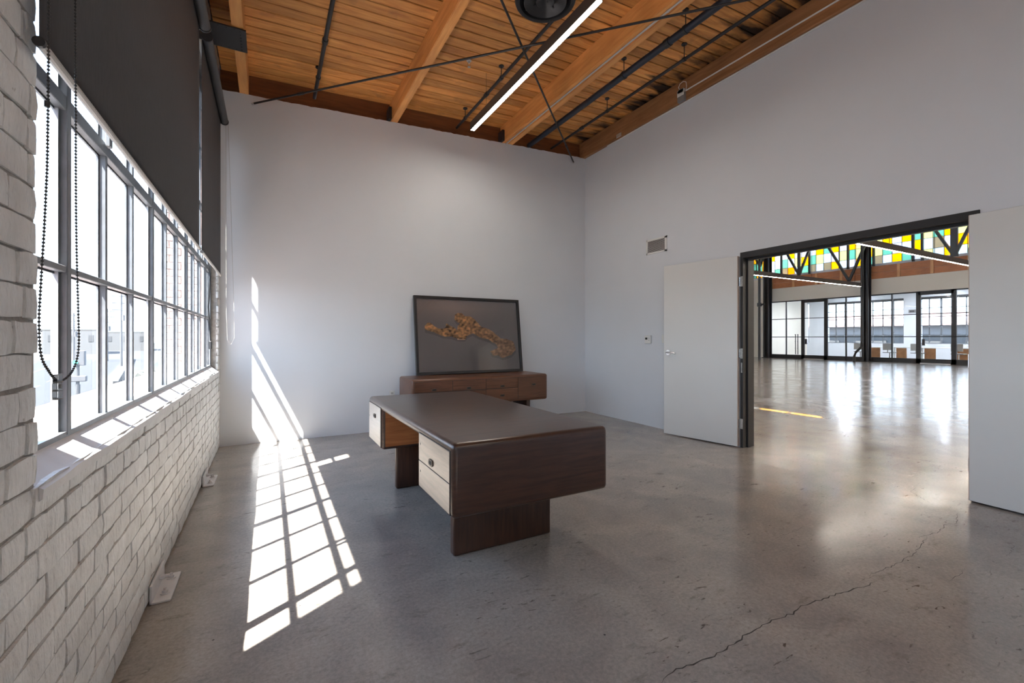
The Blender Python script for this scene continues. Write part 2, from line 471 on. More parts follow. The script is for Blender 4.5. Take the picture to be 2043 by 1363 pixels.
def tag(o, label, cat, group=None, kind=None):
    o['label'] = label; o['category'] = cat
    if group: o['group'] = group
    if kind: o['kind'] = kind
    return o
def thing(name, loc, label, cat, group=None):
    o = link(name, None, loc); o.empty_display_size = 0.1
    return tag(o, label, cat, group)
def struct(o, label=None, cat=None):
    o['kind'] = 'structure'
    if label: o['label'] = label
    if cat: o['category'] = cat
    return o
def copy_tree(o, off=None, parent=None):
    c = o.copy(); COL.objects.link(c)
    if parent is not None: c.parent = parent
    else: c.location = o.location + Vector(off)
    WORLD[c.name] = WORLD[o.name] + Vector(off)
    for ch in [x for x in bpy.data.objects if x.parent == o and x != c]:
        d = copy_tree(ch, off, c)
    return c

# ------------------------------------------------------------------ dimensions (metres)
XL, XR, YB = -0.475, 4.556, 5.87         # brick wall face, right wall face, far wall face
XH = 4.725                               # hall side of right wall
XW = -0.55                               # window plane
WY0, WY1 = 1.45, 5.685                    # window opening along y
W2Y0, W2Y1 = -3.6, -0.5                 # unseen window added behind the camera for fill light
ZS, ZWB, ZWT = 0.845, 0.905, 3.56        # sill front, window bottom, head
YN = -3.9                                # near wall, behind the camera
def zw(x): return 3.963 + 0.040 * x      # top of far wall / underside of beams
def zp(x): return 4.225 + 0.038 * x      # underside of the planks

# ------------------------------------------------------------------ structure: floor
m = MB()
m.box(-0.95, 33.0, YN - 0.2, 19.2, -0.15, 0.0)
floor = m.build('floor', FLOOR, origin=(0, 0, 0))
struct(floor, 'polished grey brown concrete floor with hairline cracks running through both rooms', 'floor')

def crack(pts, w, name='crack'):
    m = MB(); rnd = random.Random(len(pts) * 13)
    out = []
    for (a, b) in zip(pts[:-1], pts[1:]):
        a, b = Vector((*a, 0)), Vector((*b, 0)); n = max(2, int((b - a).length / 0.022))
        d = (b - a).normalized(); pn = Vector((-d.y, d.x, 0))
        for i in range(n):
            out.append(a.lerp(b, i / n) + pn * rnd.uniform(-0.007, 0.007))
    out.append(Vector((*pts[-1], 0)))
    L, Rr = [], []
    for i, p in enumerate(out):
        t = (out[min(i + 1, len(out) - 1)] - out[max(i - 1, 0)]).normalized()
        pn = Vector((-t.y, t.x, 0)); ww = w * rnd.uniform(0.35, 1.0) * min(1, (i + 1) / 6, (len(out) - i) / 6)
        L.append(m.bm.verts.new(p + pn * ww / 2 + Vector((0, 0, 0.0006)))); Rr.append(m.bm.verts.new(p - pn * ww / 2 + Vector((0, 0, 0.0006))))
    for i in range(len(out) - 1):
        m.bm.faces.new((Rr[i], Rr[i + 1], L[i + 1], L[i]))
    return m.build(name, CRACK, floor)
CRACKPTS = []
def fl(px, py):
    f, th, hy = 892.3, R(28.53), 674.5
    u = (px - 1021.5) / f; t = 1.2 * f / (py - hy)
    return (t * (math.sin(th) + u * math.cos(th)), t * (math.cos(th) - u * math.sin(th)))
crack([fl(*p) for p in [(1318, 1363), (1340, 1340), (1392, 1322), (1415, 1314), (1455, 1290), (1484, 1270), (1540, 1238), (1588, 1222), (1600, 1210), (1650, 1192), (1690, 1180), (1722, 1172), (1750, 1160)]], 0.0065)
crack([fl(*p) for p in [(1730, 1150), (1775, 1132), (1820, 1108), (1838, 1090), (1850, 1070)]], 0.004)
crack([fl(*p) for p in [(1828, 1074), (1872, 1062), (1885, 1048), (1908, 1044), (1911, 1024)]], 0.0045)
crack([fl(*p) for p in [(1864, 1008), (1846, 998), (1815, 980), (1828, 972)]], 0.005)
crack([fl(*p) for p in [(2002, 1112), (2018, 1104), (2022, 1090), (2014, 1083)]], 0.004)
crack([fl(*p) for p in [(1888, 1162), (1915, 1146), (1930, 1132)]], 0.003)
crack([fl(*p) for p in [(1537, 1078), (1580, 1062), (1605, 1050)]], 0.002)

# ------------------------------------------------------------------ structure: brick wall on the left
m = MB()
XM = XL - 0.0075                       # mortar face
XI = -0.62
for (y0, y1, z0, z1) in ((YN, 6.05, -0.12, ZS - 0.002), (YN, 6.05, ZWT, 4.45), (YN, W2Y0, ZS, ZWT), (W2Y1, WY0, ZS, ZWT), (WY1 + 0.008, 6.05, ZS, ZWT)):
    m.box(XI, XM, y0, y1, z0, z1)
wall_left = m.build('wall_left', MORTAR, origin=(0, 0, 0))
struct(wall_left, 'white painted rough brick wall with tall steel window', 'wall')
m = MB()
for (y0, y1, z0, z1) in ((YN, 6.05, -0.15, 0.88), (YN, 6.05, ZWT + 0.03, 4.6), (YN, W2Y0, 0.88, ZWT + 0.03), (W2Y1, WY0, 0.88, ZWT + 0.03), (WY1 + 0.02, 6.05, 0.88, ZWT + 0.03)):
    m.box(-0.95, XI, y0, y1, z0, z1)
wall_ext = m.build('wall_exterior', REDBRICK, origin=(0, 0, 0))
struct(wall_ext, 'outer red brick leaf of the window wall', 'wall')

# brick mesh variants, unit length 1 along y, course height 0.066, front at x=0
CH = 0.0768
def brick_mesh(seed, depth=0.02):
    rnd = random.Random(seed); bm = bmesh.new()
    ny, nz = 4, 3
    g = []
    hh = CH - 0.0035
    for k in range(nz):
        row = []
        for j in range(ny):
            y = -0.5 + j / (ny - 1); z = -0.5 + k / (nz - 1)
            yy = y * 0.972 + rnd.uniform(-0.012, 0.012)
            z_ = z * hh * 0.958 + rnd.uniform(-0.0028, 0.0024)
            edge = (j in (0, ny - 1)) or (k in (0, nz - 1))
            x = -0.0012 * edge + rnd.uniform(-0.0012, 0.0012)
            if (j in (0, ny - 1)) and (k in (0, nz - 1)): x -= 0.0015; yy *= 0.988; z_ *= 0.95
            row.append(bm.verts.new((x, yy, z_)))
        g.append(row)
    for k in range(nz - 1):
        for j in range(ny - 1):
            bm.faces.new((g[k][j], g[k][j + 1], g[k + 1][j + 1], g[k + 1][j]))
    loop = g[0][:] + [g[k][-1] for k in range(1, nz)] + g[-1][-2::-1] + [g[k][0] for k in range(nz - 2, 0, -1)]
    back = [bm.verts.new((-depth, v.co.y * 1.03, v.co.z * 1.05)) for v in loop]
    n = len(loop)
    for i in range(n):
        bm.faces.new((loop[i], back[i], back[(i + 1) % n], loop[(i + 1) % n]))
    bmesh.ops.recalc_face_normals(bm, faces=bm.faces)
    return bm
BV = []
for sd in range(18):
    bm = brick_mesh(sd); me = bpy.data.meshes.new('brick'); bm.to_mesh(me); bm.free()
    me.materials.append(BRICK)
    for p in me.polygons: p.use_smooth = True
    me.set_sharp_from_angle(angle=R(38))
    BV.append(me)
rb = random.Random(3)
rest = bmesh.new()
nb = 0
for c in range(58):
    zc = 0.012 + CH * (c + 0.5)
    if zc > 4.3: break
    y = -3.9 + (0.11 if c % 2 else 0.0) + rb.uniform(-0.02, 0.02)
    header = (c % 6 == 3)
    while y < 5.86:
        L = (0.108 if header else 0.212) * rb.uniform(0.96, 1.05)
        a, b = y, min(y + L, 5.868)
        y += L
        spans = [(a, b)]
        if ZS - 0.01 < zc < ZWT + 0.02:
            for (h0, h1) in ((WY0, WY1 + 0.005), (W2Y0, W2Y1)):
                ns = []
                for (p, q) in spans:
                    if q <= h0 or p >= h1: ns.append((p, q)); continue
                    if p < h0: ns.append((p, h0))
                    if q > h1: ns.append((h1, q))
                spans = ns
        for (p, q) in spans:
            if q - p < 0.03: continue
            ln = q - p - 0.0035
            var = rb.randrange(18)
            xo = XL + rb.uniform(-0.002, 0.002)
            loc = Vector((xo, (p + q) / 2, zc + rb.uniform(-0.0015, 0.0015)))
            rot = rb.uniform(-0.012, 0.012)
            vis = (q > 1.12 and zc < ZS) or (q > 1.12 and zc < 2.0)
            if vis and nb < 300:
                o = link('brick', BV[var], loc, wall_left)
                o.scale = (1, ln, rb.uniform(0.97, 1.02)); o.rotation_euler = (rot, 0, rb.uniform(-0.01, 0.01)); nb += 1
            else:
                mtx = Matrix.Translation(loc) @ Matrix.Diagonal((1, ln, 1, 1))
                t = BV[var].copy(); t.transform(mtx); rest.from_mesh(t); bpy.data.meshes.remove(t)
me = bpy.data.meshes.new('brickwork'); rest.to_mesh(me); rest.free(); me.materials.append(BRICK)
for p in me.polygons: p.use_smooth = True
o = link('brickwork', me, (0, 0, 0), wall_left); o['kind'] = 'stuff'
# outer red brick jamb courses beyond the glass
m = MB()
for c in range(46):
    z = 0.90 + c * 0.072
    if z > 3.5: break
    off = 0.10 if c % 2 else 0.0
    m.box(-0.945 + off * 0.0, -0.80 - off, WY1 + 0.006, WY1 + 0.03, z, z + 0.063, 0.004)
    m.box(-0.79 - off, -0.635, WY1 + 0.006, WY1 + 0.03, z, z + 0.063, 0.004)
o = m.build('jamb_brickwork', REDBRICK, wall_ext); o['kind'] = 'stuff'

# ------------------------------------------------------------------ structure: other walls
def wall_poly_y(name, y0, y1, x0, x1, zf, matl):
    m = MB(); m.prism([(x0, -0.1), (x1, -0.1), (x1, zf(x1)), (x0, zf(x0))], 1, y0, y1)
    return m.build(name, matl, origin=(0, 0, 0))
m = MB()
# ragged plaster top line of the far wall
poly = [(XL - 0.012, -0.1), (4.60, -0.1)]
N = 120; rw = random.Random(5)
for i in range(N + 1):
    x = 4.60 - i * (4.60 - (XL - 0.012)) / N
    poly.append((x, zw(x) + rw.uniform(-0.007, 0.006) * (1 if rw.random() < 0.6 else 0.1)))
m.prism(poly, 1, YB, 5.93)
struct(m.build('wall_far', PLASTER, origin=(0, 0, 0)), 'plain white plaster wall behind the credenza', 'wall')
struct(wall_poly_y('wall_near', YN - 0.12, YN, -0.6, XH, lambda x: 4.5, PLASTER), 'white wall behind the viewer', 'wall')
DY0, DY1, DZ = 1.235, 3.115, 2.135      # doorway incl. frame
m = MB()
m.box(XR, XH, DY1, 5.93, -0.1, 4.137); m.box(XR, XH, YN, DY0, -0.1, 4.137); m.box(XR, XH, DY0, DY1, DZ, 4.137)
m.box(XR + 0.02, XH, YN, 18.0, 4.137, 4.45)
m.box(XR + 0.02, XH, 5.93, 18.0, -0.1, 4.137)
struct(m.build('wall_right', PLASTER, origin=(0, 0, 0)), 'tall white plaster wall with double doorway', 'wall')

# ------------------------------------------------------------------ structure: ceiling with planks and beams
m = MB()
m.prism([(-0.62, zp(-0.62) + 0.013), (XH, zp(XH) + 0.013), (XH, zp(XH) + 0.12), (-0.62, zp(-0.62) + 0.12)], 1, YN, 6.05)
ceiling = m.build('ceiling', DARKGAP, origin=(0, 0, 0))
struct(ceiling, 'orange wood plank ceiling carried on timber beams', 'ceiling')
ang = -math.atan(0.038)
rp = random.Random(11)
edges = [-0.47, 1.44, 3.12, 4.56]
PW = 0.1395
for k in range(3):
    x0, x1 = edges[k] + 0.001, edges[k + 1] - 0.001
    xc = (x0 + x1) / 2; hl = (x1 - x0) / 2
    mb = MB(); mb.box(-hl, hl, -PW / 2 + 0.0065, PW / 2 - 0.0065, 0, 0.03, 0.004)
    bmesh.ops.recalc_face_normals(mb.bm, faces=mb.bm.faces)
    me = bpy.data.meshes.new('plank'); mb.bm.to_mesh(me); mb.bm.free(); me.materials.append(PLANK)
    y = 5.99 - PW / 2
    while y > YN + 0.05:
        o = link('plank', me, (xc, y, zp(xc) + rp.uniform(-0.003, 0.003)), ceiling)
        o.rotation_euler = (rp.uniform(-0.012, 0.012), ang, 0)
        y -= PW
def beam(x0, x1, mt, name='beam', zb=None, y0=YN, y1=5.95):
    m = MB(); f = zw if zb is None else zb
    m.prism([(x0, f(x0)), (x1, f(x1)), (x1, zp(x1) - 0.002), (x0, zp(x0) - 0.002)], 1, y0, y1)
    bmesh.ops.recalc_face_normals(m.bm, faces=m.bm.faces)
    es = [e for e in m.bm.edges if abs((e.verts[0].co - e.verts[1].co).y) > 1 and min(v.co.z for v in e.verts) < zp(x0) - 0.05]
    bmesh.ops.bevel(m.bm, geom=es, offset=0.006, segments=2, affect='EDGES')
    return m.build(name, mt, ceiling)
beam(-0.290, -0.200, BEAM)
beam(1.398, 1.484, BEAM)
beam(3.036, 3.122, BEAM)
beam(3.125, 3.212, BEAM)
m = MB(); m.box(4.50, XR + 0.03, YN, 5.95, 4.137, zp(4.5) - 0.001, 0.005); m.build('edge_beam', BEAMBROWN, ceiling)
# ledger boards closing the gap above the far wall
for z0, z1, dy in ((3.80, 4.085, 0.0), (4.09, 4.46, 0.012)):
    m = MB(); m.prism([(-0.48, z0 + 0.04 * -0.48), (4.52, z0 + 0.04 * 4.52), (4.52, min(z1 + 0.04 * 4.52, zp(4.52))), (-0.48, min(z1 - 0.02, zp(-0.48)))], 1, 5.945 + dy, 6.0)
    m.build('ledger_board', BEAMDARK, ceiling)
# joist hangers where the beams land
for x in (1.392, 3.03):
    m = MB(); m.box(x - 0.035, x - 0.001, 5.80, 5.94, zw(x) + 0.005, zw(x) + 0.16); m.build('joist_hanger', BLACKMETAL, ceiling)

# ------------------------------------------------------------------ window 1 (and the unseen one added behind the camera for fill)
def window(name, y0, y1, pitch, ystart, zb, rows, rp_, x, thick_every=3, panes=True, label=None, sill=True, hall=False):
    root = link(name, None, (x, (y0 + y1) / 2, zb)); struct(root, label, 'window')
    zt = zb + rows * rp_
    fr = MB()
    fr.box(x - 0.03, x + 0.012, y0, y1, zb - 0.03, zb + 0.012); fr.box(x - 0.03, x + 0.012, y0, y1, zt, zt + 0.14)
    fr.box(x - 0.03, x + 0.012, y0, y0 + 0.022, zb, zt); fr.box(x - 0.03, x + 0.012, y1 - 0.022, y1, zb, zt)
    fr.build('window_frame', STEEL, root)
    ys = []; y = ystart; k = 0
    while y < y1 - 0.05:
        if y > y0 + 0.05: ys.append((y, k))
        y += pitch; k += 1
    for (y, k) in ys:
        th = (k % thick_every == 0)
        w = (0.030 if th else 0.019) if not hall else (0.08 if th else 0.045)
        b = MB(); b.box(x - 0.012, x + (0.014 if th else 0.009), y - w / 2, y + w / 2, zb, zt, 0.002)
        b.box(x - 0.018, x - 0.012, y - w / 2 - 0.006, y + w / 2 + 0.006, zb, zt)
        mu = b.build('mullion', STEEL, root)
        if th and not hall:
            s_ = MB()
            for dy in (-w / 2 - 0.012, w / 2 + 0.006): s_.box(x - 0.020, x - 0.004, y + dy, y + dy + 0.006, zb + 0.01, zt)
            s_.build('sash_edge', STEELEDGE, mu)
    for r in range(1, rows):
        z = zb + r * rp_; hv = 0.012 if (r == 2 and not hall) else 0.0
        b = MB(); b.box(x - 0.012, x + 0.011, y0, y1, z - (0.018 if hall else 0.010) - hv, z + (0.018 if hall else 0.010) + hv, 0.002); b.box(x - 0.018, x - 0.012, y0, y1, z - 0.016 - hv, z + 0.016 + hv)
        b.build('glazing_bar', STEEL, root)
    if panes:
        cells = [y0 + 0.02] + [yy for yy, _ in ys] + [y1 - 0.02]
        for a, b_ in zip(cells[:-1], cells[1:]):
            for r in range(rows):
                g = MB(); v = [g.bm.verts.new(p) for p in ((x - 0.012, a, zb + r * rp_), (x - 0.012, b_, zb + r * rp_), (x - 0.012, b_, zb + (r + 1) * rp_), (x - 0.012, a, zb + (r + 1) * rp_))]
                g.bm.faces.new(v); g.build('glass_pane', GLASS, root)
    else:
        g = MB(); v = [g.bm.verts.new(p) for p in ((x - 0.012, y0, zb), (x - 0.012, y1, zb), (x - 0.012, y1, zt), (x - 0.012, y0, zt))]
        g.bm.faces.new(v); g.build('glass_pane', GLASS, root)
    return root
PITCH = 0.379
win1 = window('window_1', WY0 + 0.002, WY1 + 0.008, PITCH, 1.850, ZWB, 5, 0.503, XW, label='tall grey steel factory window with many small panes')
fill_window = window('window_2', W2Y0, W2Y1, PITCH, W2Y0 + PITCH, ZWB, 5, 0.503, XW, panes=False, label='unseen steel window added behind the viewer for fill light')
# sloping painted sills
def sill(y0, y1, root):
    m = MB(); n = max(2, int((y1 - y0) / 0.12)); rs = random.Random(2)
    rows_ = []
    for i in range(n + 1):
        y = y0 + (y1 - y0) * i / n; j = rs.uniform(-0.004, 0.004)
        rows_.append([m.bm.verts.new(p) for p in ((XI, y, 0.80), (XI, y, ZWB - 0.002), (XW + 0.012, y, ZWB - 0.004), (XL - 0.012, y, ZS + 0.010 + j * 0.4), (XL + 0.006 + j, y, ZS - 0.002), (XL + 0.004 + j, y, ZS - 0.028 + j), (XM - 0.01, y, 0.80))])
    for a, b in zip(rows_[:-1], rows_[1:]):
        for i in range(7): m.bm.faces.new((a[i], a[(i + 1) % 7], b[(i + 1) % 7], b[i]))
    m.bm.faces.new(rows_[0]); m.bm.faces.new(rows_[-1][::-1])
    return m.build('window_sill', SILL, root)
sill(WY0 + 0.001, WY1 + 0.006, win1); sill(W2Y0, W2Y1, fill_window)
# window latches and stay
def latch(y, z, h=0.12):
    m = MB(); m.box(XW + 0.014, XW + 0.03, y - 0.014, y + 0.014, z - 0.02, z + h - 0.02, 0.003)
    m.box(XW + 0.03, XW + 0.075, y - 0.01, y + 0.012, z + h - 0.055, z + h - 0.028, 0.004)
    m.prism([(XW + 0.04, z + h - 0.05), (XW + 0.085, z + h - 0.10), (XW + 0.094, z + h - 0.088), (XW + 0.06, z + h - 0.03)], 1, y - 0.008, y + 0.008)
    m.build('window_latch', STEEL, win1)
latch(2.20, 1.935); latch(4.86, 1.93)
m = MB(); m.path([(XW + 0.03, 5.26, 1.95), (XW + 0.045, 5.26, 1.80), (XW + 0.03, 5.26, 1.5), (XW + 0.05, 5.255, 1.12)], 0.008, 6); m.box(XW + 0.035, XW + 0.06, 5.235, 5.275, 1.09, 1.17, 0.006)
m.build('window_stay', BLACKMETAL, win1)

# ------------------------------------------------------------------ doorway: frame, two leaves
root = link('trim_1', None, (XR, (DY0 + DY1) / 2, 0)); struct(root, 'black steel frame of the double doorway', 'door frame')
FW = 0.055
def jamb(y0, y1, s):
    m = MB(); m.box(XR - 0.012, XH + 0.012, y0, y1, 0, DZ)
    yy0, yy1 = (y1, y1 + 0.016) if s > 0 else (y0 - 0.016, y0)
    m.box(XR + 0.055, XR + 0.10, yy0, yy1, 0, DZ - FW)
    return m.build('door_jamb', BLACK, root)
jamb(DY0, DY0 + 0.045, 1); jamb(DY1 - 0.032, DY1, -1)
m = MB(); m.box(XR - 0.014, XH + 0.012, DY0, DY1, DZ - 0.062, DZ); m.box(XR + 0.055, XR + 0.10, DY0 + FW, DY1 - FW, DZ - 0.085, DZ - 0.06)
m.build('door_head', BLACK, root)
m = MB(); m.box(XR - 0.022, XR - 0.012, 2.14, 2.21, DZ - 0.045, DZ - 0.004, 0.003); m.build('door_bolt_strike', BLACKMETAL, root)
for z in (0.26, 1.03, 1.82):
    m = MB(); m.box(XR - 0.0155, XR - 0.012, 3.086, 3.113, z - 0.055, z + 0.055); m.build('hinge_plate', HINGE, root)
m = MB(); m.box(XR - 0.0155, XR - 0.012, 3.092, 3.104, 0.82, 0.93); m.build('strike_plate', HINGE, root)
def leaf(name, hinge, angle, w, label, handle):
    """hinge at (x,y); leaf extends along +-y, swung open against the wall"""
    r = link(name, None, (hinge[0], hinge[1], 0)); struct(r, label, 'door')
    m = MB(); m.box(-0.045, 0, 0, w, 0.012, 2.098, 0.002)
    o = m.build('door_leaf', DOORPAINT, r, origin=(0, 0, 0)); o.location = (0, 0, 0)
    m = MB(); m.box(-0.0452, 0.0002, -0.0012, 0.004, 0.014, 2.096)
    ed = m.build('door_edge', mat('beige_door_edge_' + name, (0.50, 0.42, 0.36), 0.5), r, origin=(0, 0, 0)); ed.location = (0, 0, 0)
    if handle:
        m = MB(); m.tube((-0.045, w - 0.065, 1.02), (-0.056, w - 0.065, 1.02), 0.031, 24); m.tube((-0.052, w - 0.065, 1.02), (-0.085, w - 0.065, 1.02), 0.012, 14)
        m.path([(-0.085, w - 0.055, 1.02), (-0.09, w - 0.085, 1.021), (-0.086, w - 0.13, 1.018), (-0.084, w - 0.185, 1.012)], 0.0095, 10)
        h = m.build('door_lever', CHROME, r, smooth=True, origin=(0, 0, 0)); h.location = (0, 0, 0)
    for z in (0.26, 1.03, 1.82):
        m = MB(); m.tube((0.004, -0.004, z - 0.055), (0.004, -0.004, z + 0.055), 0.0075, 10); m.box(-0.032, 0.002, -0.0035, -0.0011, z - 0.05, z + 0.05)
        m.box(0.004, 0.035, -0.022, -0.0195, z - 0.05, z + 0.05)
        h = m.build('hinge', CHROME, r, origin=(0, 0, 0)); h.location = (0, 0, 0)
    r.rotation_euler = (0, 0, angle)
    return r
leaf('door_1', (4.548, 3.128), math.atan2(0.165, 0.893) - 0.004, 0.905, 'white door leaf with chrome lever, swung open left of the doorway', True)
d2 = leaf('door_2', (4.546, 1.276), 0, 0.905, 'blank white door leaf swung open right of the doorway', False)
d2.scale = (1, -1, 1); d2.rotation_euler = (0, 0, -R(4.5))

# ------------------------------------------------------------------ wall fittings
v = thing('air_vent', (XR, 4.33, 2.33), 'white louvred air vent on the right wall above the door leaf', 'vent')
m = MB()
y0, y1, z0, z1 = 4.15, 4.51, 2.335, 2.535
for b in ((y0, y1, z0, z0 + 0.022), (y0, y1, z1 - 0.022, z1), (y0, y0 + 0.034, z0, z1), (y1 - 0.024, y1, z0, z1)): m.box(XR - 0.010, XR, *b)
m.build('vent_frame', WHITEPL, v)
m = MB(); m.box(XR - 0.001, XR + 0.0005, y0 + 0.02, y1 - 0.02, z0 + 0.02, z1 - 0.02); m.build('vent_back', DARKGAP, v)
for i in range(12):
    z = z0 + 0.028 + i * 0.0128
    m = MB(); m.prism([(XR - 0.009, z), (XR - 0.002, z + 0.003), (XR - 0.002, z + 0.0065), (XR - 0.009, z + 0.0035)], 1, y0 + 0.03, y1 - 0.022); m.build('louvre', WHITEPL, v)
v = thing('thermostat', (XR, 4.47, 1.12), 'small white thermostat with dark display beside the light switch', 'thermostat')
m = MB(); m.box(XR - 0.028, XR, 4.415, 4.525, 1.125, 1.235, 0.006, 2); m.build('housing', WHITEPL, v)
m = MB(); m.box(XR - 0.0295, XR - 0.0275, 4.47, 4.51, 1.178, 1.206); m.build('display', LCD, v)
for z in (1.190, 1.165):
    m = MB(); m.box(XR - 0.031, XR - 0.0275, 4.436, 4.449, z, z + 0.012); m.build('button', HEM, v)
v = thing('light_switch', (XR, 4.205, 1.13), 'white double rocker switch plate next to the thermostat', 'switch')
m = MB(); m.box(XR - 0.006, XR, 4.172, 4.238, 1.135, 1.245, 0.002); m.build('plate', WHITEPL, v)
m = MB(); m.box(XR - 0.009, XR - 0.005, 4.19, 4.22, 1.155, 1.225, 0.001); m.build('rocker', WHITEPL, v)
v = thing('wall_outlet', (1.41, YB, 0.42), 'white outlet cover on the far wall just left of the credenza', 'outlet')
m = MB(); m.box(1.375, 1.445, YB - 0.008, YB, 0.40, 0.515, 0.002); m.build('plate', WHITEPL, v)
m = MB()
for z in (0.425, 0.468): m.box(1.395, 1.425, YB - 0.0105, YB - 0.007, z, z + 0.026, 0.001)
m.build('socket', HEM, v)

# ------------------------------------------------------------------ roller blinds
def blind(y0, y1, zb, label, chain):
    root = thing('roller_blind', (-0.42, (y0 + y1) / 2, zb), label, 'blind', 'roller blinds over the steel window')
    xr, zr, rr = -0.418, 3.515, 0.036
    m = MB(); m.tube((xr, y0, zr), (xr, y1, zr), rr, 24); m.build('roller_tube', TUBE, root, smooth=True)
    for y in (y0 - 0.012, y1 + 0.012):
        m = MB(); m.tube((xr, y - 0.008, zr), (xr, y + 0.008, zr), rr + 0.004, 20); m.box(XL, xr, y - 0.004, y + 0.004, zr - 0.03, zr + 0.035)
        m.build('bracket', BLACK, root)
    xc = xr - rr + 0.001
    m = MB(); n = 24
    ra, rb_ = [], []
    for i in range(n + 1):
        y = y0 + (y1 - y0) * i / n
        ra.append(m.bm.verts.new((xc + 0.002 * math.sin(i * 0.9), y, zb + 0.01))); rb_.append(m.bm.verts.new((xc, y, zr)))
    for i in range(n): m.bm.faces.new((ra[i], ra[i + 1], rb_[i + 1], rb_[i]))
    fb = m.build('fabric', FABRIC, root, smooth=True)
    so = fb.modifiers.new('thickness', 'SOLIDIFY'); so.thickness = 0.0012
    m = MB(); m.tube((xc + 0.002, y0, zb), (xc + 0.002, y1, zb), 0.010, 10); m.build('hem_bar', HEM, root)
    for y in (y0 - 0.004, y1 + 0.004):
        m = MB(); m.tube((xc + 0.002, y - 0.005, zb), (xc + 0.002, y + 0.005, zb), 0.0115, 12); m.build('hem_cap', BLACK, root)
    return root
b1 = blind(1.388, 4.005, 1.862, 'wide charcoal roller blind half drawn over the steel window', True)
b2 = blind(4.15, 5.655, 1.862, 'narrower charcoal roller blind at the far end of the window', True)
# beaded control chain with clear hold-down clip, near end
def bead_chain(pts, r, name, parent, mt, step):
    m = MB(); dist = 0.0
    pts = [Vector(p) for p in pts]
    # smooth resample (catmull-rom)
    P = []
    for i in range(len(pts) - 1):
        p0, p1, p2, p3 = pts[max(i - 1, 0)], pts[i], pts[i + 1], pts[min(i + 2, len(pts) - 1)]
        for k in range(12):
            t = k / 12
            P.append(0.5 * ((2 * p1) + (p2 - p0) * t + (2 * p0 - 5 * p1 + 4 * p2 - p3) * t * t + (3 * p1 - p0 - 3 * p2 + p3) * t ** 3))
    P.append(pts[-1])
    m.path(P, r * 0.35, 5)
    acc = 0.0; last = P[0]
    for a, b in zip(P[:-1], P[1:]):
        seg = (b - a).length; d = 0.0
        while acc + (seg - d) >= step:
            d += step - acc; acc = 0.0
            bmesh.ops.create_icosphere(m.bm, subdivisions=1, radius=r, matrix=Matrix.Translation(a.lerp(b, d / seg)))
        acc += seg - d
    return m.build(name, mt, parent, smooth=True)
def at_x(px, py, x):
    f, th, hy = 892.3, R(28.53), 674.5
    u = (px - 1021.5) / f
    dx, dy, dz = math.sin(th) + u * math.cos(th), math.cos(th) - u * math.sin(th), (hy - py) / f
    t = x / dx
    return Vector((x, t * dy, 1.2 + t * dz))
xc1 = -0.405
lo = [at_x(*p, xc1) for p in [(96, 200), (91, 400), (82, 560), (78, 640), (82, 708), (97, 740), (115, 760), (135, 752), (150, 728), (157, 690), (156, 620), (152, 450), (151, 200)]]
top_l = Vector((-0.40, lo[0].y + 0.01, 3.50)); top_r = Vector((-0.405, lo[-1].y, 3.50))
ch = bead_chain([top_l, Vector((-0.402, lo[0].y + 0.004, 2.6))] + lo + [Vector((-0.405, lo[-1].y, 2.6)), top_r], 0.0030, 'bead_chain', b1, BLACK, 0.0078)
c0 = at_x(115, 752, xc1)
m = MB(); w = 0.016
for (dz0, dz1, ex) in ((0.006, -0.012, 0.0), (-0.012, -0.048, -0.002)):
    m.box(xc1 - 0.004, xc1 + 0.004, c0.y - w + ex, c0.y + w + ex, c0.z + dz1, c0.z + dz0, 0.002)
cl = m.build('chain_clip', CLEARPL, ch)
m = MB()
for z in (c0.z + 0.005, c0.z - 0.012, c0.z - 0.030, c0.z - 0.048): m.box(xc1 - 0.0045, xc1 + 0.0045, c0.y - w, c0.y + w, z - 0.0008, z + 0.0008)
m.tube((xc1 + 0.003, c0.y, c0.z - 0.021), (xc1 + 0.006, c0.y, c0.z - 0.021), 0.004, 10)
m.build('clip_edge', BOXGREY, b1)
cj = at_x(94, 208, xc1)
m = MB(); m.tube((cj.x, cj.y, cj.z - 0.006), (cj.x, cj.y, cj.z + 0.006), 0.0045, 10); m.build('chain_joiner', BLACK, b1)
# fine loop chain of the far blind, hanging in front of the far wall corner
m = MB()
yy = 5.69
m.path([(-0.405, yy, 3.50), (-0.404, yy, 2.4), (-0.402, yy, 1.45), (-0.392, yy, 1.18), (-0.36, yy + 0.01, 1.13), (-0.33, yy + 0.02, 1.2), (-0.335, yy + 0.02, 1.6), (-0.36, yy + 0.01, 2.6), (-0.385, yy, 3.50)], 0.0018, 5)
m.build('pull_cord', HEM, b2)

# ------------------------------------------------------------------ desk
DX0, DX1, DYa, DYb, DZ0, DZ1 = 0.752, 1.688, 1.965, 3.945, 0.345, 0.703
desk = thing('executive_desk', ((DX0 + DX1) / 2, (DYa + DYb) / 2, 0), 'long dark walnut executive desk with rounded edges and slab legs', 'desk')
pa, pb = 2.490, 3.455
poly = [(DYa, DZ0), (pa, DZ0), (pa, DZ1 - 0.060), (pb, DZ1 - 0.060), (pb, DZ0), (DYb, DZ0), (DYb, DZ1), (DYa, DZ1)]
m = MB(); m.prism(poly, 0, DX0, DX1)
bmesh.ops.recalc_face_normals(m.bm, faces=m.bm.faces)
def inner(e):
    ys = [v.co.y for v in e.verts]; zs = [v.co.z for v in e.verts]
    return all(abs(z - (DZ1 - 0.06)) < 1e-4 for z in zs) and (all(abs(y - pa) < 1e-4 for y in ys) or all(abs(y - pb) < 1e-4 for y in ys))
es = [e for e in m.bm.edges if not inner(e) and len(e.link_faces) == 2]
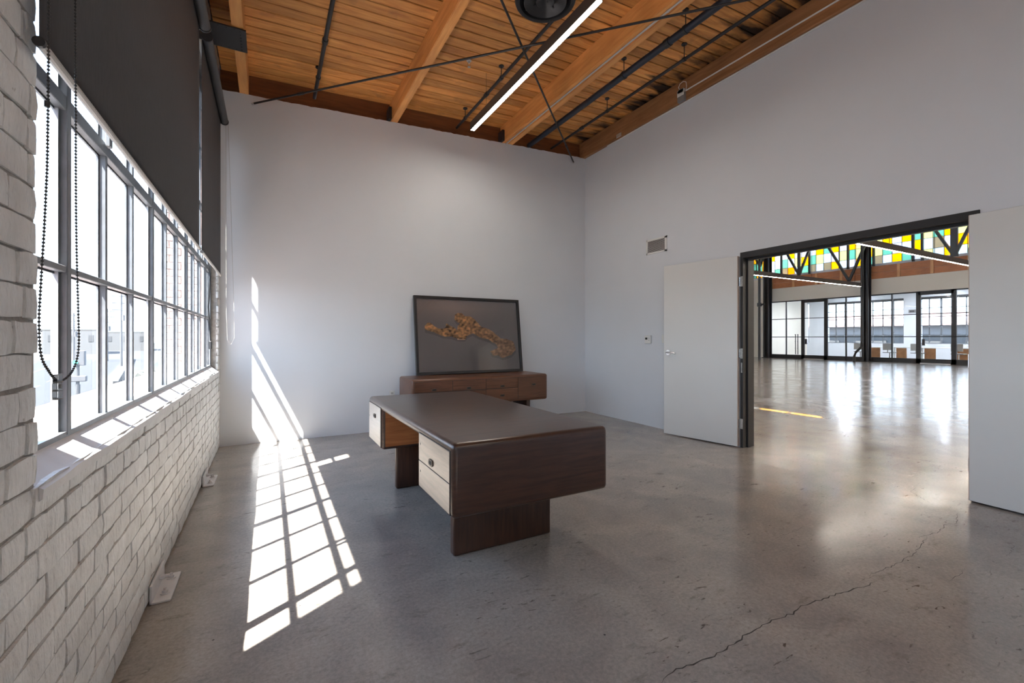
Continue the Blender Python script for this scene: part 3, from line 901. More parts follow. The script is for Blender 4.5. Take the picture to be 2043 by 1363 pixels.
big = [e for e in es if all(abs(v.co.y - DYa) < 1e-4 or abs(v.co.y - DYb) < 1e-4 for v in e.verts) or (all(abs(v.co.z - DZ1) < 1e-4 for v in e.verts))]
bmesh.ops.bevel(m.bm, geom=es, offset=0.0285, segments=5, affect='EDGES', profile=0.5, clamp_overlap=True)
desk_body = m.build('desk_body', WALNUT, desk, smooth=True)
for (y0, y1, z0, z1, hz, hy_) in ((DYa + 0.030, pa - 0.006, 0.512, DZ1 - 0.040, 0.545, 2.265), (DYa + 0.030, pa - 0.006, DZ0 + 0.020, 0.508, None, None), (pb + 0.024, DYb - 0.030, DZ0 + 0.020, DZ1 - 0.040, 0.575, 3.69)):
    m = MB(); m.box(DX0 - 0.0015, DX0 + 0.02, y0 - 0.004, y1 + 0.004, z0 - 0.004, z1 + 0.004); m.build('drawer_gap', DARKGAP, desk)
    m = MB(); m.box(DX0 - 0.004, DX0 + 0.018, y0, y1, z0, z1, 0.0015)
    dr = m.build('drawer' if hz else 'lower_drawer', WALNUTLIT, desk)
    if hz:
        m = MB(); n = 20; ring = []
        for k in range(n):
            a = 2 * math.pi * k / n
            cy = 0.016 * (1 if math.cos(a) > 0 else -1) if abs(math.cos(a)) > 1e-6 else 0
            ring.append((hy_ + cy + 0.017 * math.cos(a), hz + 0.017 * math.sin(a)))
        m.prism(ring, 0, DX0 - 0.009, DX0 - 0.003); h = m.build('recessed_pull', BRONZE, dr)
        m = MB(); m.prism([(hy_ + (p[0] - hy_) * 0.66, hz + (p[1] - hz) * 0.6) for p in ring], 0, DX0 - 0.0098, DX0 - 0.008); m.build('pull_recess', DARKGAP, dr)
    m = MB(); yk = y1 - 0.03; zk = z0 + (z1 - z0) * 0.62; m.box(DX0 - 0.005, DX0 - 0.003, yk - 0.003, yk + 0.003, zk - 0.006, zk + 0.006); m.build('lock_plate', DARKGAP, dr)
# knee hole panels: the orange tone of lit wood put into the colour
m = MB(); m.box(DX0 + 0.028, DX1 - 0.03, pb - 0.003, pb + 0.001, DZ0 + 0.024, DZ1 - 0.062); p_ = m.build('knee_panel', ORANGEWOOD, desk); p_['label'] = 'knee hole panel with its lit orange tone put into the colour'
m = MB(); m.box(DX0 + 0.028, DX1 - 0.03, pa - 0.001, pa + 0.003, DZ0 + 0.024, DZ1 - 0.062); m.build('knee_panel', ORANGEWOOD, desk)
for y in (2.300, 3.552):
    m = MB(); m.box(0.888, 1.523, y, y + 0.062, 0.0, DZ0 + 0.004, 0.014, 3); m.build('slab_leg', WALNUTZ, desk, smooth=True)
m = MB(); m.box(1.30, 1.33, 2.36, 3.555, 0.09, DZ0 + 0.004, 0.004); m.build('stretcher_panel', WALNUTZ, desk)

# ------------------------------------------------------------------ credenza
CX0, CX1, CYa, CYb, CZ0, CZ1 = 1.478, 3.385, 5.195, 5.775, 0.357, 0.708
cred = thing('credenza', ((CX0 + CX1) / 2, (CYa + CYb) / 2, 0), 'long low walnut credenza against the far wall, under the framed picture', 'credenza')
m = MB(); m.box(CX0, CX1, CYa, CYb, CZ0, CZ1, 0.030, 4); m.build('credenza_body', CREDWOOD, cred, smooth=True)
cols = [(CX0 + 0.035, 1.990), (1.994, 2.443), (2.447, 2.914), (2.918, CX1 - 0.035)]
for i, (x0, x1) in enumerate(cols):
    zs = [(CZ0 + 0.034, CZ1 - 0.036)] if i == 3 else [(0.546, CZ1 - 0.036), (CZ0 + 0.034, 0.542)]
    for j, (z0, z1) in enumerate(zs):
        m = MB(); m.box(x0 - 0.002, x1 + 0.002, CYa - 0.001, CYa + 0.02, z0 - 0.002, z1 + 0.002); m.build('drawer_gap', DARKGAP, cred)
        m = MB(); m.box(x0 + 0.001, x1 - 0.001, CYa - 0.004, CYa + 0.018, z0 + 0.001, z1 - 0.001, 0.0012); dr = m.build('cupboard_door' if i == 3 else 'drawer', CREDWOOD, cred)
        hx = (1.754, 2.207, 2.681, 3.156)[i]; hz = 0.572 if j == 0 else 0.45
        n = 20; ring = []
        for k in range(n):
            a = 2 * math.pi * k / n
            ring.append((hx + (0.018 if math.cos(a) > 0 else -0.018) + 0.014 * math.cos(a), hz + 0.014 * math.sin(a)))
        m = MB(); m.prism(ring, 1, CYa - 0.009, CYa - 0.003); m.build('recessed_pull', BRONZE, dr)
        m = MB(); m.prism([(hx + (p[0] - hx) * 0.7, hz + (p[1] - hz) * 0.6) for p in ring], 1, CYa - 0.0098, CYa - 0.008); m.build('pull_recess', DARKGAP, dr)
for x in (1.70, 3.105):
    m = MB(); m.box(x, x + 0.062, CYa + 0.10, CYb - 0.08, 0, CZ0 + 0.004, 0.012, 2); m.build('slab_leg', WALNUTZ, cred, smooth=True)

# ------------------------------------------------------------------ framed picture leaning on the wall
PWD, PHT = 1.60, 1.062
pic = thing('framed_picture', (2.482, 5.705, CZ1 + 0.004), 'black framed photograph of golden driftwood leaning on top of the credenza', 'picture')
lean = math.atan2(0.135, 1.05)
def local(o):
    o.location = (0, 0, 0); return o
m = MB(); fw = 0.036
m.box(-PWD / 2, PWD / 2, -0.02, 0.02, 0, fw, 0.002); m.box(-PWD / 2, PWD / 2, -0.02, 0.02, PHT - fw, PHT, 0.002)
m.box(-PWD / 2, -PWD / 2 + fw, -0.02, 0.02, fw, PHT - fw, 0.002); m.box(PWD / 2 - fw, PWD / 2, -0.02, 0.02, fw, PHT - fw, 0.002)
local(m.build('picture_frame', FRAMEBLACK, pic, origin=(0, 0, 0)))
m = MB(); m.box(-PWD / 2 + 0.005, PWD / 2 - 0.005, 0.008, 0.018, 0.005, PHT - 0.005); local(m.build('backing', DARKGAP, pic, origin=(0, 0, 0)))
# print as a fine colour grid
def inpoly(x, y, P):
    c = False; j = len(P) - 1
    for i in range(len(P)):
        if (P[i][1] > y) != (P[j][1] > y) and x < (P[j][0] - P[i][0]) * (y - P[i][1]) / (P[j][1] - P[i][1]) + P[i][0]: c = not c
        j = i
    return c
WOODP = [(330, 560), (365, 512), (400, 530), (430, 565), (500, 600), (560, 602), (585, 575), (590, 522), (650, 562), (700, 592), (735, 622), (740, 560), (760, 530), (720, 500), (698, 470), (700, 410), (740, 388), (790, 392), (830, 425), (900, 437), (960, 470), (1040, 562), (1110, 582), (1180, 622), (1260, 680), (1320, 722), (1400, 730), (1500, 770), (1540, 870), (1480, 940), (1350, 985), (1290, 960), (1200, 945), (1170, 900), (1280, 850), (1250, 800), (1140, 742), (1000, 702), (930, 660), (870, 690), (830, 738), (740, 736), (650, 705), (560, 700), (440, 650), (332, 622)]
gw, gh = 210, 138
iw, ih = PWD - 2 * fw, PHT - 2 * fw
verts, faces, cols_ = [], [], []
for j in range(gh + 1):
    for i in range(gw + 1):
        u, v_ = i / gw, j / gh
        verts.append((-iw / 2 + iw * u, 0.006, fw + ih * v_))
        t = 1 - v_
        X = (228 + 27 * t) * (1 - u) + (1535 + 65 * t) * u
        Y = (192 + 995 * t) * (1 - u) + (238 + 890 * t) * u
        n1 = noise.noise((u * 3, t * 3, 1.3)); n2 = noise.noise((u * 60, t * 40, 4.2)); n3 = noise.noise((u * 14, t * 22, 8.2))
        warm = max(0, 1 - abs(t - 0.12) / 0.22) * max(0, 1 - abs(u - 0.35) / 0.6)
        base = Vector((0.135, 0.118, 0.114)) * (1 - 0.12 * t) + Vector((0.055, 0.030, 0.018)) * warm + Vector((-0.012, 0.0, 0.006)) * u
        base *= 1 + 0.10 * n1 + 0.02 * n2
        jx, jy = X + 10 * n3, Y + 10 * noise.noise((u * 17, t * 19, 2.2))
        if inpoly(jx, jy, WOODP):
            ridge = 0.9 * noise.noise((u * 30 - t * 10, t * 34 + u * 12, 3.0)) + 0.9 * noise.noise((u * 11, t * 12, 9.0)) + 0.5 * n2
            lo_, hi_ = Vector((0.020, 0.011, 0.007)), Vector((0.42, 0.23, 0.10))
            k = max(0, min(1, 0.52 + 0.6 * ridge - max(0, (Y - 0.42 * X - 420) / 260) * 0.7))
            c = lo_.lerp(hi_, k)
            f = max(0, min(1, (X - 820) / 500)); c = c.lerp(Vector((0.15, 0.098, 0.070)) * (0.55 + 0.8 * k), f * 0.75)
        else:
            c = base * 1.0
            sh = inpoly(X, Y - 34, WOODP)
            if sh: c = base * 0.72
            if abs(Y - 738) < 9 and 735 < X < 835: c = Vector((0.45, 0.3, 0.18))
        c = c * 2.5  # print brightened, haze of the glass glare put into its colours
        cols_.append((max(0, c.x), max(0, c.y), max(0, c.z), 1))
for j in range(gh):
    for i in range(gw):
        a = j * (gw + 1) + i; faces.append((a, a + 1, a + gw + 2, a + gw + 1))
me = bpy.data.meshes.new('print'); me.from_pydata(verts, [], faces)
ca = me.color_attributes.new('Col', 'FLOAT_COLOR', 'POINT')
ca.data.foreach_set('color', [x for c in cols_ for x in c])
pm, n, l, out = new_mat('print_paper')
b = n.new('ShaderNodeBsdfPrincipled'); at = n.new('ShaderNodeAttribute'); at.attribute_name = 'Col'
l.new(at.outputs['Color'], b.inputs['Base Color']); b.inputs['Roughness'].default_value = 0.6; l.new(b.outputs[0], out.inputs[0])
me.materials.append(pm)
local(link('print', me, (0, 0, 0), pic))
m = MB(); v_ = [m.bm.verts.new(p) for p in ((-iw / 2, -0.006, fw), (iw / 2, -0.006, fw), (iw / 2, -0.006, PHT - fw), (-iw / 2, -0.006, PHT - fw))]
m.bm.faces.new(v_); local(m.build('cover_glass', PICGLASS, pic, origin=(0, 0, 0)))
pic.rotation_euler = (-lean, 0, R(0.6))

# ------------------------------------------------------------------ linear ceiling lamp
def linear_lamp(x0, x1, y0, y1, zb, h, along, label, glow, group=None, cables=True, parent_name='linear_lamp'):
    t = thing(parent_name, ((x0 + x1) / 2, (y0 + y1) / 2, zb), label, 'lamp', group)
    m = MB(); e = 0.006
    m.box(x0, x1, y0, y1, zb + 0.006, zb + h)
    if along == 'y': m.box(x0, x0 + e, y0, y1, zb, zb + 0.006); m.box(x1 - e, x1, y0, y1, zb, zb + 0.006)
    else: m.box(x0, x1, y0, y0 + e, zb, zb + 0.006); m.box(x0, x1, y1 - e, y1, zb, zb + 0.006)
    m.build('lamp_body', LAMPBODY, t)
    m = MB(); m.box(x0 + e, x1 - e, y0 + e, y1 - e, zb - 0.002, zb + 0.006); m.build('diffuser', glow, t)
    return t
ZL = 3.80
lamp = linear_lamp(2.212, 2.268, 2.70, 5.16, ZL, 0.100, 'y', 'long grey linear lamp with glowing white strip under the plank ceiling', LAMPGLOW, 'linear ceiling lamps')
for y in (2.82, 4.75):
    m = MB(); m.tube((2.239, y, ZL + 0.08), (2.239, y, zp(2.239) - 0.001), 0.0015, 5); m.build('hanging_wire', BLACKMETAL, lamp)
fill_lamp = linear_lamp(2.212, 2.268, -3.4, -1.2, ZL, 0.100, 'y', 'unseen linear lamp added behind the viewer for fill light', LAMPGLOW, 'linear ceiling lamps')  # added out of view to fill the room with light

# ------------------------------------------------------------------ pipes, rods, conduit, diffuser
def clamp_hanger(m, x, y, z, r):
    zt = zp(x)
    m.tube((x, y, z + r), (x, y, zt - 0.008), 0.005, 6); m.tube((x, y, zt - 0.012), (x, y, zt - 0.001), 0.030, 12)
    m.tube((x, y - 0.012, z), (x, y + 0.012, z), r + 0.007, 12)
def pipe(name, x, z, r, mt, label, hangers, couplings, y0=YN + 0.02, y1=5.935):
    t = thing(name, (x, (y0 + y1) / 2, z), label, 'pipe')
    m = MB(); m.tube((x, y0, z), (x, y1, z), r, 16); m.build('pipe_run', mt, t, smooth=True)
    for y in hangers:
        m = MB(); clamp_hanger(m, x, y, z, r); m.build('pipe_hanger', BLACKMETAL, t)
    for y in couplings:
        m = MB(); m.tube((x, y - 0.03, z), (x, y + 0.03, z), r + 0.008, 14); m.build('coupling', BLACKMETAL, t)
    return t
pipe('ceiling_pipe', 0.487, 4.125, 0.020, BLACKMETAL, 'black ceiling pipe leftmost of the pipes, near the blinds', [5.45, 2.4, -0.5], [4.75])
pipe('ceiling_pipe', 2.335, 4.175, 0.017, BLACKMETAL, 'thin black ceiling pipe running above the linear lamp', [5.62, 4.55, 2.2, -0.5], [4.95])
pipe('ceiling_pipe', 3.52, 4.165, 0.036, BLUEPIPE, 'thick blue black ceiling pipe right of the double beam', [3.83, 2.98, 1.0, -1.5], [3.2])
pipe('ceiling_pipe', 3.935, 4.205, 0.017, BLACKMETAL, 'thin black ceiling pipe rightmost, near the stained planks', [4.60, 3.35, 1.2, -1.2], [5.15])
def rod(p, q, label):
    t = thing('tie_rod', ((p[0] + q[0]) / 2, (p[1] + q[1]) / 2, p[2]), label, 'rod', 'crossed steel tie rods under the beams')
    m = MB(); m.tube(p, q, 0.0105, 10); m.build('rod_bar', BLACKMETAL, t, smooth=True)
    m = MB(); P_, Q = Vector(p), Vector(q); d = (Q - P_).normalized()
    m.tube(P_, P_ + d * 0.03, 0.014, 8); m.build('rod_nut', GALV, t)
    m = MB(); m.tube(P_ + d * 0.62, P_ + d * 0.70, 0.016, 8); m.build('turnbuckle', BLACKMETAL, t)
rod((-0.167, 5.868, 3.858), (5.9 - 0.167 - 1.2, 5.868 - 4.56, 3.858 + 0.040 * 4.7), 'black tie rod from the far wall left corner to the right beam')
rod((4.322, 5.868, 4.035), (4.322 - 4.75, 5.868 - 4.66, 3.94), 'black tie rod from the far wall right corner toward the blinds')
# steel strap plate under the first beam
t = thing('steel_plate', (-0.32, 4.8, 3.93), 'dark steel strap plate bolted under the leftmost beam', 'plate')
m = MB(); zpl = 3.935; m.prism([(-0.470, 4.64), (-0.180, 4.64), (-0.180, 4.99), (-0.470, 4.99)], 2, zpl, zpl + 0.012); m.build('plate', BLACKMETAL, t)
for i in range(7):
    m = MB(); m.tube((-0.225, 4.67 + i * 0.048, zpl - 0.004), (-0.225, 4.67 + i * 0.048, zpl + 0.001), 0.005, 6); m.build('bolt_head', BLACK, t)
for i in range(3):
    for y in (4.66, 4.97):
        m = MB(); m.tube((-0.27 - i * 0.06, y, zpl - 0.004), (-0.27 - i * 0.06, y, zpl + 0.001), 0.005, 6); m.build('bolt_head', BLACK, t)
# conduit on the double beam and on the edge beam
t = thing('conduit', (3.10, 2, 4.07), 'thin silver conduit fixed under the double timber beam', 'conduit')
m = MB(); zc = zw(3.09) - 0.010; m.tube((3.085, YN, zc), (3.085, 5.868, zc), 0.0095, 10); m.build('conduit_run', GALV, t, smooth=True)
for y in (1.5, 2.8, 4.5, 5.3):
    m = MB(); m.tube((3.085, y - 0.01, zc), (3.085, y + 0.01, zc), 0.0125, 10); m.build('conduit_strap', GALV, t)
t = thing('conduit', (4.49, 1.0, 4.23), 'thin silver conduit along the edge beam above the right wall', 'conduit')
m = MB(); m.tube((4.492, YN, 4.235), (4.492, 3.80, 4.235), 0.008, 8); m.build('conduit_run', WHITEPL, t)
t = thing('conduit', (4.54, 1.0, 4.14), 'silver conduit lying in the angle between edge beam and right wall', 'conduit')
m = MB(); m.tube((4.538, YN, 4.127), (4.538, 5.3, 4.127), 0.009, 8); m.build('conduit_run', WHITEPL, t)
t = thing('driver_box', (4.48, 3.82, 4.13), 'small grey control box with white cable loop on the edge beam', 'box')
m = MB(); m.box(4.455, 4.498, 3.80, 3.90, 4.115, 4.22, 0.004); m.build('housing', BOXGREY, t)
m = MB(); m.box(4.4535, 4.457, 3.80, 3.90, 4.18, 4.262, 0.003); m.box(4.4535, 4.49, 3.805, 3.895, 4.218, 4.262, 0.003); m.build('label_plate', WHITEPL, t)
m = MB(); m.path([(4.47, 3.87, 4.258), (4.462, 3.885, 4.305), (4.458, 3.86, 4.335), (4.456, 3.81, 4.342), (4.458, 3.77, 4.318), (4.47, 3.77, 4.27), (4.488, 3.795, 4.237)], 0.0038, 8); m.build('cable_loop', WHITEPL, t, smooth=True)
t = thing('junction_box', (4.5, 4.99, 4.13), 'small metal junction box low on the edge beam near the corner', 'box')
m = MB(); m.box(4.49, 4.502, 4.95, 5.05, 4.14, 4.19, 0.002); m.build('cover', GALV, t)
# round ceiling diffuser
CX, CY = 2.10, 3.26; zd = 4.10
t = thing('air_diffuser', (CX, CY, zd), 'round black ceiling air diffuser with nested cones beside the lamp', 'diffuser')
m = MB(); m.lathe([(0.23, 0.193), (0.235, 0.12), (0.262, 0.06), (0.264, 0.02), (0.256, 0.004), (0.238, 0.0), (0.222, 0.006), (0.214, 0.03), (0.205, 0.06), (0.20, 0.125)], (CX, CY, zd), 48); m.build('outer_ring', BLACKMETAL, t, smooth=True)
m = MB(); m.lathe([(0.185, -0.002), (0.180, -0.006), (0.12, 0.035), (0.085, 0.075), (0.08, 0.12)], (CX, CY, zd), 48); m.build('middle_cone', BLACKMETAL, t, smooth=True)
m = MB(); m.lathe([(0.080, 0.004), (0.074, -0.002), (0.03, 0.03), (0.004, 0.04)], (CX, CY, zd), 40); m.build('inner_cone', BLACKMETAL, t, smooth=True)
m = MB()
for a in (0.4, 1.97, 3.54, 5.11): m.bar((CX + 0.03 * math.cos(a), CY + 0.03 * math.sin(a), zd + 0.03), (CX + 0.215 * math.cos(a), CY + 0.215 * math.sin(a), zd + 0.035), 0.012, 0.012)
m.build('spokes', BLACKMETAL, t)
m = MB(); m.lathe([(0.20, 0.11), (0.01, 0.112)], (CX, CY, zd), 32); m.build('duct_back', BLACK, t)
# sprinkler heads
def sprinkler(x, y, label):
    t = thing('sprinkler_head', (x, y, zp(x) - 0.08), label, 'sprinkler')
    z = zp(x)
    m = MB(); m.tube((x, y, z - 0.004), (x, y, z), 0.028, 14); m.tube((x, y, z - 0.03), (x, y, z), 0.010, 10); m.build('escutcheon', GALV, t)
    m = MB(); m.path([(x - 0.012, y, z - 0.03), (x - 0.018, y, z - 0.048), (x, y, z - 0.07)], 0.003, 6); m.path([(x + 0.012, y, z - 0.03), (x + 0.018, y, z - 0.048), (x, y, z - 0.07)], 0.003, 6)
    m.tube((x, y, z - 0.073), (x, y, z - 0.070), 0.018, 12); m.build('frame_and_deflector', CHROME, t)
sprinkler(1.965, 4.62, 'small chrome sprinkler head on the planks left of the lamp')

# ------------------------------------------------------------------ floor brackets at the brick wall
def floor_bracket(y0, y1, label):
    t = thing('floor_bracket', (XL + 0.04, (y0 + y1) / 2, 0), label, 'bracket', 'white bolted floor brackets along the brick wall')
    m = MB(); m.box(XL + 0.004, XL + 0.082, y0, y1, 0, 0.010, 0.002); m.box(XL + 0.004, XL + 0.014, y0, y1, 0, 0.085, 0.002)
    m.build('angle_plate', SILL, t)
    for yy in (y0 + 0.07, y1 - 0.06):
        m = MB(); m.tube((XL + 0.05, yy, 0.010), (XL + 0.05, yy, 0.014), 0.019, 16); m.tube((XL + 0.05, yy, 0.014), (XL + 0.05, yy, 0.026), 0.013, 6); m.tube((XL + 0.05, yy, 0.026), (XL + 0.05, yy, 0.036), 0.006, 8)
        m.build('anchor_bolt', SILL, t)
    m = MB(); m.tube((XL + 0.014, (y0 + y1) / 2 + 0.02, 0.05), (XL + 0.034, (y0 + y1) / 2 + 0.02, 0.05), 0.012, 6); m.tube((XL + 0.014, (y0 + y1) / 2 + 0.02, 0.05), (XL + 0.052, (y0 + y1) / 2 + 0.02, 0.05), 0.006, 8)
    m.build('wall_bolt', SILL, t)
floor_bracket(2.535, 2.815, 'nearer white steel angle bracket bolted to the floor by the brick wall')
floor_bracket(4.335, 4.65, 'farther white steel angle bracket bolted to the floor by the brick wall')

# ================================================================== the hall beyond the doorway
XP = 27.0                                # glazed partition plane
YL = 17.6                                # hall left end wall
m = MB(); m.box(XH, 33.2, YL, YL + 0.2, -0.1, 7.6); struct(m.build('wall_hall_end', HALLWALL, origin=(0, 0, 0)), 'cream end wall of the hall', 'wall')
m = MB(); m.box(XH, 33.2, YN - 0.2, YN, -0.1, 7.6); struct(m.build('wall_hall_near', HALLWALL, origin=(0, 0, 0)), 'near end wall of the hall', 'wall')
HT = 7.40
m = MB(); m.box(XP - 0.02, XP + 0.14, YN, YL, 3.40, 4.83)
m.box(XP - 0.02, XP + 0.14, 16.55, YL, 0, 3.40)
struct(m.build('wall_hall_far', HALLWALL, origin=(0, 0, 0)), 'cream wall band above the glazed partition', 'wall')
# timber fascia boards and posts under the clerestory
fas = link('trim_2', None, (XP - 0.05, 8, 4.19)); struct(fas, 'brown timber fascia with posts under the coloured clerestory', 'fascia')
for z0_, z1_ in ((4.19, 4.495), (4.505, 4.825)):
    m = MB(); m.box(XP - 0.06, XP - 0.021, YN, 16.9, z0_, z1_); m.build('fascia_board', FASCIA, fas)
for k in range(16):
    y = 10.13 + (k - 9) * 1.245; m = MB(); m.box(XP - 0.10, XP - 0.061, y - 0.06, y + 0.06, 4.19, 4.82); m.build('fascia_post', FASCIAPOST, fas)
m = MB(); m.box(XP, 33.2, YN, YL, 4.835, 4.95)
struct(m.build('ceiling_back_room', PLASTER, origin=(0, 0, 0)), 'ceiling of the room behind the glass partition', 'ceiling')
# high roof with clerestories
m = MB(); m.box(5.1, XP + 0.15, YN, YL, HT, HT + 0.2)
struct(m.build('ceiling_monitor', BEAMBROWN, origin=(0, 0, 0)), 'high timber roof of the hall', 'ceiling')
m = MB(); m.box(XH, 5.22, YN, YL, 4.30, 4.42); struct(m.build('ceiling_aisle', BEAMBROWN, origin=(0, 0, 0)), 'low aisle deck beside the doorway', 'ceiling')
def tinted(name, c, glow=0.0):
    m, n, l, out = new_mat(name)
    tr = n.new('ShaderNodeBsdfTransparent'); tr.inputs[0].default_value = rgb(c)
    tl = n.new('ShaderNodeBsdfTranslucent'); tl.inputs[0].default_value = rgb(c)
    gl = n.new('ShaderNodeBsdfGlossy'); gl.inputs['Roughness'].default_value = 0.08
    mx = n.new('ShaderNodeMixShader'); mx.inputs[0].default_value = glow if glow else 0.35
    m2 = n.new('ShaderNodeMixShader'); m2.inputs[0].default_value = 0.05
    l.new(tr.outputs[0], mx.inputs[1]); l.new(tl.outputs[0], mx.inputs[2])
    l.new(mx.outputs[0], m2.inputs[1]); l.new(gl.outputs[0], m2.inputs[2]); l.new(m2.outputs[0], out.inputs[0])
    return m
PALEAMBER = tinted('pale_amber_glass', (0.95, 0.72, 0.26), 0.08)
TG = {'Y': tinted('amber_glass', (0.92, 0.53, 0.006)), 'W': tinted('clear_white_glass', (0.62, 0.70, 0.76)), 'G': tinted('green_glass', (0.27, 0.50, 0.40)),
      'P': tinted('pale_yellow_glass', (0.70, 0.66, 0.36)), 'T': tinted('tan_glass', (0.40, 0.34, 0.25)), 'K': tinted('pink_white_glass', (0.60, 0.57, 0.62)), 'O': tinted('orange_glass', (0.90, 0.38, 0.004))}
FROST, _n, _l, _o = new_mat('frosted_glass')
_t = _n.new('ShaderNodeBsdfTranslucent'); _t.inputs[0].default_value = (0.80, 0.86, 0.92, 1); _l.new(_t.outputs[0], _o.inputs[0])
# pattern read from the photograph, left (large y) to right; rows bottom to top
ROWS = [
 "YWGYKKGTOWGTWTYWKYGTWYGKPWYWPG",
 "PKGGYWKGWPYGPWKPGPYPGKWYWTKYYK",
 "WYYPYYWWYWKWYGYKYPWPYWYGPGYPWG",
 "GWPWGWYKGYWPWKWGPWYKWGYWYWPWGY",
 "WYKGWYPWGYWYGPWYKGWYWPYGWYGWYP",
]
cl_root = link('window_3', None, (XP, 9, 4.84)); struct(cl_root, 'clerestory band of amber, green and white glass panes high in the hall', 'window')
pitch = 0.388; z0 = 4.84; ph = 0.508; y0c = 14.77 * 27 / 22.4 + 2 * 0.388; XC = XP + 0.02
seedr = random.Random(4)
pane_me = {}
for r in range(5):
    for i in range(30):
        ya = y0c - i * pitch
        ch_ = ROWS[r].replace(' ', '')[i % len(ROWS[r].replace(' ', ''))]
        if ch_ not in pane_me:
            g = MB(); g.box(-0.004, 0.004, -pitch / 2 + 0.006, pitch / 2 - 0.006, 0.006, ph - 0.006)
            mm_ = bpy.data.meshes.new('stained_pane'); g.bm.to_mesh(mm_); g.bm.free(); mm_.materials.append(TG[ch_]); pane_me[ch_] = mm_
        link('stained_pane', pane_me[ch_], (XC, ya - pitch / 2, z0 + r * ph), cl_root)
m = MB()
for i in range(31):
    y = y0c - i * pitch; w = 0.05 if i % 4 == 3 else 0.014; m.box(XC - 0.015, XC + 0.03, y - w / 2, y + w / 2, z0, HT)
for r in range(6): m.box(XC - 0.01, XC + 0.02, y0c - 30 * pitch, y0c, z0 + r * ph - 0.008, z0 + r * ph + 0.008)
m.build('glazing_bars', BLACK, cl_root)
m = MB(); m.box(XP - 0.02, XP + 0.14, y0c, YL, 4.84, HT); m.box(XP - 0.02, XP + 0.14, YN, y0c - 30 * pitch, 4.84, HT)
struct(m.build('wall_clerestory_far', HALLWALL, origin=(0, 0, 0)), 'solid ends of the far clerestory', 'wall')
# near clerestory: a low coloured band, sun falls through it onto the hall floor
cn = link('window_4', None, (5.16, 3, 4.45)); struct(cn, 'near clerestory of coloured panes above the doorway aisle, with frosted panes added for light', 'window')
seq = 'YYWYYYKYYYGYYGYYPYY'
for i in range(15):
    y = 2.3 + i * 0.5
    g = MB(); g.box(5.156, 5.164, y + 0.006, y + 0.494, 4.45, 4.98); g.build('stained_pane', PALEAMBER if seq[i] == 'Y' else TG[seq[i]], cn)
for i in range(12):
    for r in range(2):
        g = MB(); g.box(5.156, 5.164, YN + 0.5 + i * 1.7, YN + 2.17 + i * 1.7, 5.02 + r * 1.17, 6.17 + r * 1.17); g.build('frosted_fill_pane', FROST, cn)  # upper panes added so diffused sun lights the hall
m = MB()
for i in range(16): m.box(5.14, 5.18, 2.29 + i * 0.5, 2.31 + i * 0.5, 4.42, 5.0)
for i in range(13): m.box(5.13, 5.19, YN + 0.47 + i * 1.7, YN + 0.51 + i * 1.7, 5.0, HT)
m.box(5.13, 5.19, YN, YL, 4.98, 5.03); m.box(5.13, 5.19, YN, YL, 6.165, 6.195)
m.build('glazing_bars', BLACK, cn)
m = MB(); m.box(5.12, 5.22, YN, 2.3, 4.42, 4.98); m.box(5.12, 5.22, 9.8, YL, 4.42, 4.98); m.box(5.12, 5.22, YN, YN + 0.47, 4.98, HT); m.box(5.12, 5.22, YN + 0.5 + 12 * 1.7, YL, 4.98, HT)
struct(m.build('wall_clerestory_near', HALLWALL, origin=(0, 0, 0)), 'solid parts of the near clerestory wall', 'wall')

# glazed partition
part = thing('glass_partition', (XP, 9, 0), 'black framed glass partition wall with doors across the far side of the hall', 'partition')
def pbox(name, y0, y1, z0, z1, mt=BLACK, dx=0.0):
    m = MB(); m.box(XP - 0.04 - dx, XP + 0.04, y0, y1, z0, z1); return m.build(name, mt, part)
pbox('kick_plate', 2.6, 16.52, 0.0, 0.225)
pbox('head_rail', 2.6, 16.52, 3.34, 3.40)
for y, w in ((16.49, 0.06), (15.55, 0.045), (14.61, 0.17), (13.40, 0.17), (12.42, 0.05), (10.42, 0.05), (9.40, 0.17), (8.15, 0.17), (7.1, 0.05), (6.1, 0.05), (5.0, 0.17), (3.8, 0.05), (2.65, 0.06)):
    pbox('post', y - w / 2, y + w / 2, 0.0, 3.40)
for z in (1.262, 2.325): pbox('rail', 2.6, 16.5, z - 0.018, z + 0.018)
pbox('door_header', 13.4, 14.61, 3.22, 3.36); pbox('door_header', 8.15, 9.4, 3.22, 3.36)
ys = [16.49, 15.55, 14.61, 13.40, 12.42, 10.42, 9.40, 8.15, 7.1, 6.1, 5.0, 3.8, 2.65]
for a, b_ in zip(ys[:-1], ys[1:]):
    m = MB(); v_ = [m.bm.verts.new(p) for p in ((XP, b_, 0.2), (XP, a, 0.2), (XP, a, 3.36), (XP, b_, 3.36))]; m.bm.faces.new(v_); m.build('glass_sheet', GLASS, part)
for y in (14.42, 9.20):
    m = MB(); m.box(XP - 0.09, XP - 0.04, y - 0.05, y + 0.05, 0.85, 1.15); m.build('door_lock', BLACK, part)
for y in (14.95, 15.08):
    m = MB(); m.tube((XP + 0.1, y, 0.25), (XP + 0.1, y, 1.42 if y > 15 else 1.42), 0.022, 8)
    for z in (0.6, 1.0, 1.4): m.tube((XP + 0.04, y, z), (XP + 0.1, y, z), 0.015, 6)
    m.build('pull_bar', BLACK, part)
for a, b_ in ((13.49, 14.52), (8.24, 9.31)):
    m = MB(); m.box(XP - 0.12, XP - 0.04, a, b_, 0.0, 0.03); m.build('threshold', GALV, part)
